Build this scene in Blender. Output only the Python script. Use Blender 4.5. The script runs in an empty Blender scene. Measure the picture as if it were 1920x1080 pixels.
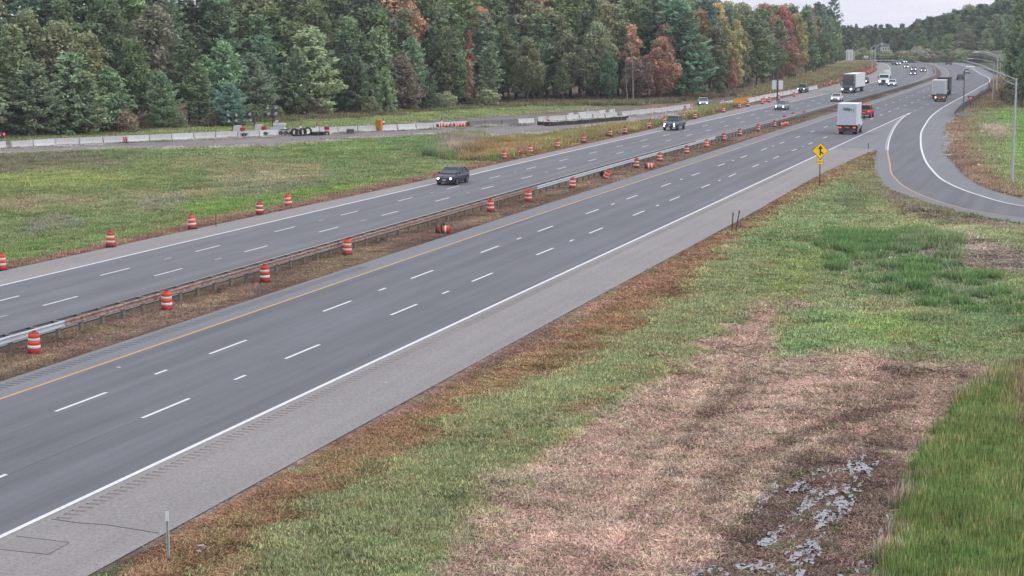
import bpy, math, random
import numpy as np
from mathutils import Matrix, Vector

scene = bpy.context.scene
COL = scene.collection
rng = np.random.default_rng(7)
random.seed(7)

# ------------------------------------------------------------------ camera
FOC, PITCH, YAW, CAMH = 3287.3, 0.1484, -0.3138, 14.25
cam_data = bpy.data.cameras.new("camera")
cam = bpy.data.objects.new("camera", cam_data)
COL.objects.link(cam)
cam.location = (0, 0, CAMH)
cam.rotation_euler = (math.pi / 2 - PITCH, 0, -YAW)
cam_data.sensor_width = 36
cam_data.lens = FOC / 1920 * 36
cam_data.clip_start = 0.5
cam_data.clip_end = 9000
scene.camera = cam

# ------------------------------------------------------------------ world, sun, exposure
SUN_EL, SUN_AZ = math.radians(28), math.radians(95)      # azimuth measured clockwise from +Y
world = bpy.data.worlds.new("World")
scene.world = world
world.use_nodes = True
nt = world.node_tree
nt.nodes.clear()
N = nt.nodes.new
out = N('ShaderNodeOutputWorld')
sky = N('ShaderNodeTexSky'); sky.sky_type = 'NISHITA'; sky.sun_disc = False
sky.sun_elevation = SUN_EL; sky.sun_rotation = SUN_AZ
bg1 = N('ShaderNodeBackground'); bg1.inputs['Strength'].default_value = 0.05
nt.links.new(sky.outputs[0], bg1.inputs['Color'])
tc = N('ShaderNodeTexCoord')
sep = N('ShaderNodeSeparateXYZ'); nt.links.new(tc.outputs['Generated'], sep.inputs[0])
ramp = N('ShaderNodeValToRGB')
ramp.color_ramp.elements[0].position = 0.0; ramp.color_ramp.elements[0].color = (0.70, 0.665, 0.755, 1)
ramp.color_ramp.elements[1].position = 1.0; ramp.color_ramp.elements[1].color = (1.45, 1.44, 1.38, 1)
e = ramp.color_ramp.elements.new(0.25); e.color = (0.88, 0.865, 0.885, 1)
nt.links.new(sep.outputs['Z'], ramp.inputs['Fac'])
mp = N('ShaderNodeMapping'); mp.inputs['Scale'].default_value = (2.2, 2.2, 26.0)
nt.links.new(tc.outputs['Generated'], mp.inputs[0])
nz = N('ShaderNodeTexNoise'); nz.inputs['Scale'].default_value = 2.6; nz.inputs['Detail'].default_value = 6
nz.inputs['Roughness'].default_value = 0.55
nt.links.new(mp.outputs[0], nz.inputs['Vector'])
r2 = N('ShaderNodeValToRGB')
r2.color_ramp.elements[0].position = 0.38; r2.color_ramp.elements[0].color = (0.80, 0.84, 0.94, 1)
r2.color_ramp.elements[1].position = 0.64; r2.color_ramp.elements[1].color = (1.12, 1.06, 1.05, 1)
nt.links.new(nz.outputs['Fac'], r2.inputs['Fac'])
mx = N('ShaderNodeMix'); mx.data_type = 'RGBA'; mx.blend_type = 'MULTIPLY'; mx.inputs[0].default_value = 1
nt.links.new(ramp.outputs[0], mx.inputs[6]); nt.links.new(r2.outputs[0], mx.inputs[7])
bg2 = N('ShaderNodeBackground'); bg2.inputs['Strength'].default_value = 1.0
nt.links.new(mx.outputs[2], bg2.inputs['Color'])
add = N('ShaderNodeAddShader')
nt.links.new(bg1.outputs[0], add.inputs[0]); nt.links.new(bg2.outputs[0], add.inputs[1])
nt.links.new(add.outputs[0], out.inputs['Surface'])

sun_d = bpy.data.lights.new("sun", 'SUN'); sun_d.energy = 0.9; sun_d.angle = math.radians(18)
sun_d.color = (1.0, 0.95, 0.9)
sun = bpy.data.objects.new("sun", sun_d); COL.objects.link(sun)
sdir = Vector((math.sin(SUN_AZ) * math.cos(SUN_EL), math.cos(SUN_AZ) * math.cos(SUN_EL), math.sin(SUN_EL)))
sun.rotation_euler = sdir.to_track_quat('Z', 'Y').to_euler()
sun.location = (60, 0, 80)

scene.view_settings.view_transform = 'Standard'
scene.view_settings.look = 'None'
scene.view_settings.exposure = 0.31
scene.view_settings.gamma = 1.0
scene.view_settings.use_curve_mapping = False
scene.render.engine = 'CYCLES'
scene.cycles.max_bounces = 5
scene.cycles.diffuse_bounces = 3
scene.cycles.transparent_max_bounces = 4
scene.cycles.use_denoising = True

# ------------------------------------------------------------------ survey helpers (photo pixel at full size -> ground metres)
CY, SY, CP, SP = math.cos(YAW), math.sin(YAW), math.cos(PITCH), math.sin(PITCH)
def G(px, py, z=0.0):
    u = (px - 960) / FOC; v = (540 - py) / FOC
    F = CP + v * SP; U = -SP + v * CP
    t = (z - CAMH) / U
    F *= t; R = u * t
    return (F * SY + R * CY, F * CY - R * SY)
def at_dist(px, d, py=100):
    """ground point in the direction of px at distance d"""
    u = (px - 960) / FOC; v = (540 - py) / FOC
    F = CP + v * SP
    x, y = F * SY + u * CY, F * CY - u * SY
    l = math.hypot(x, y)
    return x / l * d, y / l * d
def top_z(py, d):
    return CAMH + (48 - py) / FOC * d
def PJ(x, y):
    F = x * SY + y * CY; R = x * CY - y * SY
    F2 = F * CP + CAMH * SP; U2 = -CAMH * CP + F * SP
    F2 = np.where(F2 < 1, 1, F2)
    return 960 + FOC * R / F2, 540 - FOC * U2 / F2

def S(r, g, b, m=2.0):
    """base colour from the colour the thing shows in diffuse daylight (8 bit), m = how bright the daylight is"""
    def l(c):
        c /= 255
        return (c / 12.92 if c < 0.04045 else ((c + 0.055) / 1.055) ** 2.4) / m
    return (l(r), l(g), l(b), 1)

# ------------------------------------------------------------------ numpy noise
def _h(ix, iy, s):
    n = (ix * 374761393 + iy * 668265263 + s * 974634777) & 0xFFFFFFFF
    n = ((n ^ (n >> 13)) * 1274126177) & 0xFFFFFFFF
    return ((n ^ (n >> 16)) & 0xFFFF) / 65535.0
def vnoise(x, y, s=0):
    x = np.asarray(x, float); y = np.asarray(y, float)
    ix = np.floor(x).astype(np.int64); iy = np.floor(y).astype(np.int64)
    fx = x - ix; fy = y - iy
    fx = fx * fx * (3 - 2 * fx); fy = fy * fy * (3 - 2 * fy)
    a = _h(ix, iy, s); b = _h(ix + 1, iy, s); c = _h(ix, iy + 1, s); d = _h(ix + 1, iy + 1, s)
    return (a * (1 - fx) + b * fx) * (1 - fy) + (c * (1 - fx) + d * fx) * fy
def fbm(x, y, s=0, o=4):
    r = 0; a = 0.5; t = 0
    for i in range(o):
        r = r + a * vnoise(x, y, s + i * 17); t += a; a *= 0.55; x = x * 2.03 + 5.1; y = y * 2.03 + 3.7
    return r / t

# ------------------------------------------------------------------ materials
MATS = {}
def nodes_of(m):
    m.use_nodes = True
    t = m.node_tree
    return t, t.nodes, t.links, t.nodes['Principled BSDF']
def mat(name, col, rough=0.7, metal=0.0, var=0.12, scale=6.0, bump=0.0, emit=None, estr=0, spec=0.3, var_col=None, detail=4, coat=0, objrand=0):
    if name in MATS: return MATS[name]
    m = bpy.data.materials.new(name); t, n, l, b = nodes_of(m)
    b.inputs['Roughness'].default_value = rough; b.inputs['Metallic'].default_value = metal
    b.inputs['Specular IOR Level'].default_value = spec
    if coat: b.inputs['Coat Weight'].default_value = coat
    tcn = n.new('ShaderNodeTexCoord'); no = n.new('ShaderNodeTexNoise')
    no.inputs['Scale'].default_value = scale; no.inputs['Detail'].default_value = detail
    l.new(tcn.outputs['Object'], no.inputs['Vector'])
    rp = n.new('ShaderNodeValToRGB'); rp.color_ramp.elements[0].position = .3; rp.color_ramp.elements[1].position = .7
    c = np.array(col[:3]); c2 = np.array(var_col[:3]) if var_col else c * (1 + var)
    rp.color_ramp.elements[0].color = (*(c * (1 - var)), 1); rp.color_ramp.elements[1].color = (*np.minimum(c2, 1), 1)
    l.new(no.outputs['Fac'], rp.inputs['Fac']); l.new(rp.outputs[0], b.inputs['Base Color'])
    if objrand:
        oi = n.new('ShaderNodeObjectInfo'); mr = n.new('ShaderNodeMapRange'); mr.inputs[3].default_value = 1 - objrand; mr.inputs[4].default_value = 1 + objrand * .5
        l.new(oi.outputs['Random'], mr.inputs[0]); vm = n.new('ShaderNodeVectorMath'); vm.operation = 'SCALE'
        l.new(rp.outputs[0], vm.inputs[0]); l.new(mr.outputs[0], vm.inputs['Scale']); l.new(vm.outputs[0], b.inputs['Base Color'])
    if bump:
        bp = n.new('ShaderNodeBump'); bp.inputs['Strength'].default_value = bump; bp.inputs['Distance'].default_value = 0.02
        l.new(no.outputs['Fac'], bp.inputs['Height']); l.new(bp.outputs[0], b.inputs['Normal'])
    if emit:
        b.inputs['Emission Color'].default_value = (*emit, 1); b.inputs['Emission Strength'].default_value = estr
    MATS[name] = m
    return m

def asphalt(name, col, fine=0.10, speck=0.0, streak=0.05, tracks=0):
    """aggregate speckle, long tyre-track streaks along the road (world Y) and blotches"""
    m = bpy.data.materials.new(name); t, n, l, b = nodes_of(m)
    b.inputs['Roughness'].default_value = 0.85; b.inputs['Specular IOR Level'].default_value = 0.25
    g = n.new('ShaderNodeNewGeometry')
    def noise(sc, det, map_scale=None):
        v = g.outputs['Position']
        if map_scale:
            mpn = n.new('ShaderNodeMapping'); mpn.inputs['Scale'].default_value = map_scale
            l.new(v, mpn.inputs[0]); v = mpn.outputs[0]
        o = n.new('ShaderNodeTexNoise'); o.inputs['Scale'].default_value = sc; o.inputs['Detail'].default_value = det
        o.inputs['Roughness'].default_value = 0.65
        l.new(v, o.inputs['Vector']); return o.outputs['Fac']
    def mapr(v, a, bb, c, d):
        r = n.new('ShaderNodeMapRange'); r.inputs[1].default_value = a; r.inputs[2].default_value = bb
        r.inputs[3].default_value = c; r.inputs[4].default_value = d; l.new(v, r.inputs[0]); return r.outputs[0]
    def mul(a, c):
        q = n.new('ShaderNodeMath'); q.operation = 'MULTIPLY'; l.new(a, q.inputs[0]); l.new(c, q.inputs[1]); return q.outputs[0]
    f1 = mapr(noise(22, 2), .3, .7, 1 - fine, 1 + fine)
    f2 = mapr(noise(0.9, 3, (1.2, 0.035, 1)), .35, .65, 1 - streak, 1 + streak)
    f3 = mapr(noise(0.16, 4), .35, .65, 0.96, 1.04)
    f4 = mapr(noise(7, 3), .35, .65, 1 - fine * .5, 1 + fine * .5)
    v = mul(mul(mul(f1, f2), f3), f4)
    if tracks:      # wheel paths polished darker, and old oil and tar stains
        sp = n.new('ShaderNodeSeparateXYZ'); l.new(g.outputs['Position'], sp.inputs[0])
        m1 = n.new('ShaderNodeMath'); m1.operation = 'MULTIPLY_ADD'; m1.inputs[1].default_value = 2 * math.pi / 1.8; m1.inputs[2].default_value = .4
        l.new(sp.outputs['X'], m1.inputs[0])
        m2 = n.new('ShaderNodeMath'); m2.operation = 'COSINE'; l.new(m1.outputs[0], m2.inputs[0])
        v = mul(v, mapr(m2.outputs[0], -1, 1, 1 - tracks, 1 + tracks * .6))
        v = mul(v, mapr(noise(.8, 5, (1.0, .22, 1)), .58, .74, 1.0, .86))
    if speck:
        vo = n.new('ShaderNodeTexVoronoi'); vo.inputs['Scale'].default_value = 9
        l.new(g.outputs['Position'], vo.inputs['Vector'])
        v = mul(v, mapr(vo.outputs['Distance'], .1, .6, 1 - speck, 1 + speck))
    mixn = n.new('ShaderNodeMix'); mixn.data_type = 'RGBA'; mixn.blend_type = 'MULTIPLY'; mixn.inputs[0].default_value = 1
    mixn.inputs[6].default_value = col
    cb = n.new('ShaderNodeCombineColor')
    for k in range(3): l.new(v, cb.inputs[k])
    l.new(cb.outputs[0], mixn.inputs[7]); l.new(mixn.outputs[2], b.inputs['Base Color'])
    bp = n.new('ShaderNodeBump'); bp.inputs['Strength'].default_value = 0.25; bp.inputs['Distance'].default_value = 0.01
    l.new(f1, bp.inputs['Height']); l.new(bp.outputs[0], b.inputs['Normal'])
    MATS[name] = m
    return m

M_ROAD = asphalt('asphalt_lane', S(128, 130, 138), .11, 0, .13, tracks=.05)
M_ROAD2 = asphalt('asphalt_lane_old', S(133, 135, 142), .09, 0, .11, tracks=.045)
M_SHO = asphalt('asphalt_shoulder', S(164, 160, 160), .20, .13, .06)
M_SHO2 = asphalt('asphalt_inner_shoulder', S(146, 148, 154), .12, .05, .05)
M_RUMB = asphalt('rumble_dirt', S(148, 142, 140), .14, .08, .05)
M_CRACK = mat('crack_seal', S(70, 68, 74), .8, var=.2)
M_PATCH = asphalt('asphalt_patch', S(161, 157, 157), .14, .08, .04)
M_WHITE = mat('road_paint_white', S(240, 243, 250, 1.6), .6, var=.22, scale=7, var_col=S(246, 248, 252, 1.5), detail=8)
M_WHITE_D = mat('road_paint_worn', S(196, 200, 212), .7, var=.14, scale=6)
M_YEL = mat('road_paint_yellow', S(226, 182, 120), .6, var=.10, scale=8)
M_YEL_D = mat('road_paint_pale_yellow', S(206, 190, 176), .7, var=.10, scale=8)
M_CONC = mat('concrete', S(192, 192, 194, 1.45), .85, var=.14, scale=3, bump=.2)
M_CONC_L = mat('concrete_light', S(208, 211, 216, 1.5), .85, var=.12, scale=3, bump=.2)
M_CONC_D = mat('concrete_dark', S(140, 138, 140), .85, var=.16, scale=3, bump=.2)
M_ORANGE = mat('drum_orange', S(222, 88, 60, 1.5), .6, var=.22, scale=3, detail=6, objrand=.28)
M_ORED = mat('drum_red', S(184, 62, 54, 1.6), .65, var=.28, scale=3, detail=6, objrand=.28)
M_BAND = mat('reflective_band', S(234, 216, 214, 1.4), .5, var=.14, scale=6, detail=6, objrand=.18)
M_BLACK = mat('black_rubber', (0.02, 0.02, 0.022, 1), .6, var=.2)
M_DARK = mat('dark_plastic', (0.035, 0.036, 0.04, 1), .5, var=.2)
M_GALV = mat('galvanised_steel', S(190, 198, 202, 1.5), .55, .05, var=.12, scale=4)
M_GALV_D = mat('dull_steel', S(120, 124, 130, 1.8), .6, .1, var=.15, scale=4)
M_RUST = mat('rusted_rail', S(146, 112, 102, 1.6), .85, 0, var=.35, scale=5, var_col=S(188, 166, 158, 1.6), detail=6)
M_SILV = mat('bright_rail', S(184, 193, 203, 1.4), .5, .05, var=.10, scale=4)
M_POSTW = mat('post_wood', S(150, 146, 142), .9, var=.22, scale=8)
M_GLASS = mat('vehicle_glass', (0.010, 0.013, 0.016, 1), .25, 0, var=.1, spec=.25)
M_WS = mat('windshield', S(66, 80, 84), .25, 0, var=.1, spec=.3)
M_TYRE = mat('tyre', (0.018, 0.018, 0.02, 1), .8, var=.1)
M_RIM = mat('wheel_rim', S(130, 134, 140), .35, .5, var=.1)
M_LAMP = mat('lit_headlamp', (1, 1, 1, 1), .3, emit=(0.93, 0.95, 1.0), estr=9)
M_LAMPW = mat('lit_headlamp_warm', (1, 1, 1, 1), .3, emit=(1.0, 0.85, 0.62), estr=7)
M_TAIL = mat('lit_tail_lamp', (.5, .02, .02, 1), .3, emit=(1.0, 0.10, 0.05), estr=1.3)
M_AMBER = mat('lit_amber_lamp', (.8, .3, .02, 1), .3, emit=(1.0, 0.42, 0.12), estr=5)
M_TAILOFF = mat('tail_lamp', S(150, 30, 35), .3, var=.1)
M_PLATE = mat('licence_plate', S(215, 215, 220), .5, var=.05)
M_SIGNY = mat('sign_yellow', S(255, 208, 22, 1.15), .5, var=.03)
M_SIGNB = mat('sign_black', (0.03, 0.022, 0.02, 1), .6, var=.05)
M_SIGNBK = mat('sign_back_aluminium', S(222, 225, 230, 1.3), .55, 0, var=.05)
M_SIGNR = mat('sign_red', S(186, 44, 66), .5, var=.05)
M_SIGNW = mat('sign_white', S(232, 226, 232), .5, var=.03)
M_DPOST = mat('weathered_steel_post', S(86, 84, 84), .7, .2, var=.15)

# ------------------------------------------------------------------ mesh builder
class MB:
    def __init__(s): s.v = []; s.f = []; s.m = []; s.mi = []
    def _mi(s, mt):
        if mt not in s.m: s.m.append(mt)
        return s.m.index(mt)
    def poly(s, pts, mt=None):
        b = len(s.v); s.v += [tuple(p) for p in pts]; s.f.append(tuple(range(b, b + len(pts)))); s.mi.append(s._mi(mt)); return s
    def hexa(s, p, mt=None):
        """8 points: bottom 0-3 ccw, top 4-7 ccw"""
        b = len(s.v); s.v += [tuple(q) for q in p]
        for f in ((3, 2, 1, 0), (4, 5, 6, 7), (0, 1, 5, 4), (1, 2, 6, 5), (2, 3, 7, 6), (3, 0, 4, 7)):
            s.f.append(tuple(b + i for i in f)); s.mi.append(s._mi(mt))
        return s
    def box(s, c, d, mt=None, rz=0, taper=1.0):
        x, y, z = d[0] / 2, d[1] / 2, d[2] / 2
        p = [(-x, -y, -z), (x, -y, -z), (x, y, -z), (-x, y, -z), (-x * taper, -y * taper, z), (x * taper, -y * taper, z), (x * taper, y * taper, z), (-x * taper, y * taper, z)]
        cr, sr = math.cos(rz), math.sin(rz)
        return s.hexa([(c[0] + a * cr - b_ * sr, c[1] + a * sr + b_ * cr, c[2] + q) for a, b_, q in p], mt)
    def loft(s, rings, mt=None, caps=True, closed=True):
        b = len(s.v); k = len(rings[0])
        for r in rings: s.v += [tuple(p) for p in r]
        for i in range(len(rings) - 1):
            for j in range(k if closed else k - 1):
                j2 = (j + 1) % k
                s.f.append((b + i * k + j, b + i * k + j2, b + (i + 1) * k + j2, b + (i + 1) * k + j)); s.mi.append(s._mi(mt))
        if caps:
            s.f.append(tuple(b + j for j in reversed(range(k)))); s.mi.append(s._mi(mt))
            s.f.append(tuple(b + (len(rings) - 1) * k + j for j in range(k))); s.mi.append(s._mi(mt))
        return s
    def tube(s, path, rads, mt=None, n=8):
        path = [Vector(p) for p in path]
        if not hasattr(rads, '__len__'): rads = [rads] * len(path)
        rings = []
        for i, p in enumerate(path):
            d = (path[min(i + 1, len(path) - 1)] - path[max(i - 1, 0)]).normalized()
            a = Vector((0, 0, 1)) if abs(d.z) < .9 else Vector((1, 0, 0))
            u = d.cross(a).normalized(); w = u.cross(d).normalized()
            rings.append([p + (u * math.cos(2 * math.pi * j / n) + w * math.sin(2 * math.pi * j / n)) * rads[i] for j in range(n)])
        return s.loft(rings, mt)
    def lathe(s, prof, mt=None, n=14, c=(0, 0, 0), caps=True):
        return s.loft([[(c[0] + r * math.cos(2 * math.pi * j / n), c[1] + r * math.sin(2 * math.pi * j / n), c[2] + z) for j in range(n)] for r, z in prof], mt, caps)
    def mesh(s, name, default=None):
        me = bpy.data.meshes.new(name); me.from_pydata(s.v, [], s.f)
        for mt in s.m: me.materials.append(mt or default)
        if len(s.m) > 1: me.polygons.foreach_set('material_index', s.mi)
        me.update(); return me
    def obj(s, name, default=None, parent=None, smooth=False):
        me = s.mesh(name, default)
        if smooth: me.polygons.foreach_set('use_smooth', [True] * len(me.polygons))
        o = bpy.data.objects.new(name, me); COL.objects.link(o)
        if parent is not None: o.parent = parent
        return o

def tag(o, label=None, cat=None, group=None, kind=None):
    if label: o['label'] = label
    if cat: o['category'] = cat
    if group: o['group'] = group
    if kind: o['kind'] = kind
    return o
def thing(name, loc, label, cat, group=None, rz=0):
    o = bpy.data.objects.new(name, None); COL.objects.link(o)
    o.empty_display_size = .3
    o.location = loc; o.rotation_euler = (0, 0, rz)
    return tag(o, label, cat, group)
def copy_tree(o, kids, parent=None):
    c = o.copy(); COL.objects.link(c)
    if parent is not None: c.parent = parent
    for ch in kids.get(o.name, ()): copy_tree(ch, kids, c)
    return c
def kids_map(root):
    m = {}
    def rec(o):
        m[o.name] = list(o.children)
        for c in o.children: rec(c)
    bpy.context.view_layer.update()
    rec(root); return m
def numesh(name, V, F, mt, attr=None):
    """fast mesh of quads or triangles from arrays"""
    V = np.asarray(V, np.float32); F = np.asarray(F, np.int32); k = F.shape[1]
    me = bpy.data.meshes.new(name)
    me.vertices.add(len(V)); me.vertices.foreach_set('co', V.ravel())
    me.loops.add(F.size); me.loops.foreach_set('vertex_index', F.ravel())
    me.polygons.add(len(F)); me.polygons.foreach_set('loop_start', np.arange(0, F.size, k, dtype=np.int32))
    me.update(calc_edges=True)
    if attr:
        for an, (ty, data) in attr.items():
            a = me.attributes.new(an, ty, 'POINT')
            a.data.foreach_set('color' if ty == 'FLOAT_COLOR' else 'value', np.asarray(data, np.float32).ravel())
    me.materials.append(mt)
    return me
ORD = ['first', 'second', 'third', 'fourth', 'fifth', 'sixth', 'seventh', 'eighth', 'ninth', 'tenth', 'eleventh', 'twelfth', 'thirteenth', 'fourteenth',
       'fifteenth', 'sixteenth', 'seventeenth', 'eighteenth', 'nineteenth', 'twentieth', 'twenty-first', 'twenty-second', 'twenty-third', 'twenty-fourth',
       'twenty-fifth', 'twenty-sixth', 'twenty-seventh', 'twenty-eighth', 'twenty-ninth', 'thirtieth', 'thirty-first', 'thirty-second', 'thirty-third', 'thirty-fourth']

# ------------------------------------------------------------------ road alignments: x as a smooth function of y
def spl(pts):
    pts = sorted(pts, key=lambda p: p[1])
    Y = np.array([p[1] for p in pts], float); X = np.array([p[0] for p in pts], float)
    m = np.gradient(X, Y)
    def f(y):
        y = np.asarray(y, float)
        i = np.clip(np.searchsorted(Y, y) - 1, 0, len(Y) - 2)
        h = Y[i + 1] - Y[i]; t = (y - Y[i]) / h
        r = (2*t**3-3*t**2+1)*X[i] + (t**3-2*t**2+t)*h*m[i] + (-2*t**3+3*t**2)*X[i+1] + (t**3-t**2)*h*m[i+1]
        r = np.where(y < Y[0], X[0] + (y - Y[0]) * m[0], r)
        return np.where(y > Y[-1], X[-1] + (y - Y[-1]) * m[-1] - (np.maximum(y - Y[-1], 0)) ** 2 * .003, r)
    return f
R_yel = spl([(-39.25, -60), (-39.25, 60), (-39.25, 120), (-38.7, 172), (-37.7, 284), (-37.2, 334), (-36.8, 393), (-36.7, 458), (-36.9, 497), (-38.0, 530), (-41.0, 569), (-48.4, 640), (-56.5, 694), (-70, 760)])
R_wht = spl([(-28.4, -60), (-28.4, 90), (-28.2, 132), (-27.9, 204), (-27.3, 297), (-26.9, 360), (-27.0, 430), (-27.2, 480), (-28.3, 505), (-30.7, 530), (-34.6, 569), (-41.9, 640), (-49.7, 694), (-62.2, 760)])
R_sho = spl([(-24.15, -60), (-24.15, 90), (-23.9, 130), (-23.9, 170), (-22.9, 207)])
R_in = spl([(-41.0, -60), (-41.0, 130), (-40.6, 172), (-39.6, 284), (-39.0, 334), (-38.6, 393), (-38.5, 458), (-38.8, 497), (-40.0, 530), (-43.2, 569), (-50.8, 640), (-59.2, 694), (-73, 760)])
RAMPW = spl([(26, 118), (8, 132), (-1.0, 141.5), (-4.1, 145.2), (-8.5, 154.8), (-11.5, 165), (-14.4, 181.6), (-17.3, 205.3), (-19.3, 226.3), (-20.8, 244.7), (-21.8, 262), (-22.8, 282.5), (-23.5, 310), (-23.6, 340), (-23.4, 388), (-23.4, 430), (-23.4, 470), (-24.5, 495), (-29.7, 546), (-38.2, 630), (-46.5, 690), (-59, 760)])
RAMPY = spl([(27, 108), (9, 124), (-1.5, 133.7), (-3.9, 136.2), (-7, 139.5), (-9.6, 144), (-12.1, 150.3), (-14.5, 158.3), (-16.8, 169.5), (-19.4, 190.1), (-21.4, 207.1), (-24.2, 238), (-26.1, 265.3), (-27.0, 285), (-27.25, 298)])
RAMPL = spl([(26, 104.5), (8, 121), (-2, 130.5), (-4.6, 133.3), (-7.9, 138.2), (-11.1, 144.4), (-14.0, 151.4), (-16.2, 157.9), (-18.1, 167.1), (-20.9, 189.6), (-22.6, 207.3)])
RAMPR = spl([(26, 122.5), (8, 136), (-.5, 146.2), (-4.2, 151.6), (-7.2, 158.7), (-9.1, 165.8), (-11.0, 177), (-13.3, 194.9), (-14.9, 204.5), (-16.6, 229), (-18.4, 258.8), (-18.5, 282), (-20.3, 330), (-20.6, 374), (-20.4, 427), (-20.6, 470), (-21.8, 505), (-25.8, 545), (-34.2, 627), (-42.5, 690), (-54, 760)])
L_wht = spl([(-56.5, -60), (-56.5, 108), (-56.1, 150), (-55.7, 200), (-54.7, 245), (-53.7, 292), (-52.8, 334), (-51.6, 385), (-50.9, 429), (-51.5, 468), (-54.0, 513), (-58.2, 562), (-65, 627), (-74, 690), (-92, 760)])
L_out = spl([(-59.6, -60), (-59.5, 112), (-58.5, 140), (-57.7, 188), (-57.1, 242), (-57.0, 312), (-57.3, 370), (-58.2, 431), (-59.2, 480), (-61, 535), (-64.3, 581), (-70.5, 634), (-79.5, 690), (-98, 760)])
L_med = spl([(-47.2, -60), (-47.1, 150), (-46.4, 220), (-45.0, 290), (-43.4, 350), (-41.8, 410), (-41.6, 440), (-42.1, 480), (-44.1, 528), (-47.0, 568), (-53, 631), (-60.5, 685), (-76, 760)])
L_in = spl([(-45.6, -60), (-45.4, 150), (-44.6, 220), (-43.2, 290), (-41.7, 350), (-40.5, 410), (-40.0, 440), (-40.4, 480), (-42.2, 528), (-45.2, 568), (-51.0, 631), (-58.6, 685), (-74, 760)])
RAIL = spl([(-44.75, -60), (-44.6, 66), (-44.4, 100), (-44.1, 140), (-43.9, 170), (-43.3, 205), (-42.5, 235), (-41.7, 272), (-40.9, 330), (-39.9, 380), (-39.3, 430), (-39.4, 480), (-40.4, 515), (-43.4, 555), (-47.6, 600), (-54.0, 650), (-60.5, 690), (-74, 760)])
YEND = 712
def ys(a, b, step=4.0):
    n = max(2, int((b - a) / step) + 1)
    return np.linspace(a, b, n)
def off(f, w):
    return lambda y: f(y) + w
def between(f, g_, t):
    return lambda y: f(y) * (1 - t) + g_(y) * t
def ribbon(name, fl, fr, a, b, z, mt, parent=None, step=4.0, nx=1):
    Y = ys(a, b, step); mb = MB()
    L = fl(Y); R = fr(Y)
    for i in range(len(Y) - 1):
        for k in range(nx):
            t0, t1 = k / nx, (k + 1) / nx
            mb.poly([(L[i]*(1-t0)+R[i]*t0, Y[i], z), (L[i]*(1-t1)+R[i]*t1, Y[i], z), (L[i+1]*(1-t1)+R[i+1]*t1, Y[i+1], z), (L[i+1]*(1-t0)+R[i+1]*t0, Y[i+1], z)], mt)
    return mb.obj(name, mt, parent)
HAZE = 0.00014
# ------------------------------------------------------------------ the setting: ground painted by what grows where
def in_poly(u, v, P):
    """signed distance, negative inside (photo pixels)"""
    P = np.asarray(P, float); d = np.full(u.shape, 1e9); ins = np.zeros(u.shape, bool)
    for i in range(len(P)):
        a = P[i]; b = P[(i + 1) % len(P)]
        e = b - a; wx = u - a[0]; wy = v - a[1]
        t = np.clip((wx * e[0] + wy * e[1]) / (e @ e + 1e-9), 0, 1)
        d = np.minimum(d, np.hypot(wx - e[0] * t, wy - e[1] * t))
        c = ((a[1] <= v) & (b[1] > v)) | ((b[1] <= v) & (a[1] > v))
        if c.any():
            xi = a[0] + (v - a[1]) / (e[1] if abs(e[1]) > 1e-9 else 1e-9) * e[0]
            ins ^= c & (u < xi)
    return np.where(ins, -d, d)
G_GREEN = (112, 132, 84); G_DULL = (122, 122, 96); BROWN = (144, 114, 84); REDBR = (146, 108, 90); STRAW = (172, 146, 130)
LUSH = (106, 128, 82); LIME = (122, 142, 76); DKGREEN = (84, 108, 74); TAN = (158, 142, 122); MUD = (88, 70, 66); TALL = (104, 126, 66); GRAVEL = (164, 157, 158)
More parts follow.
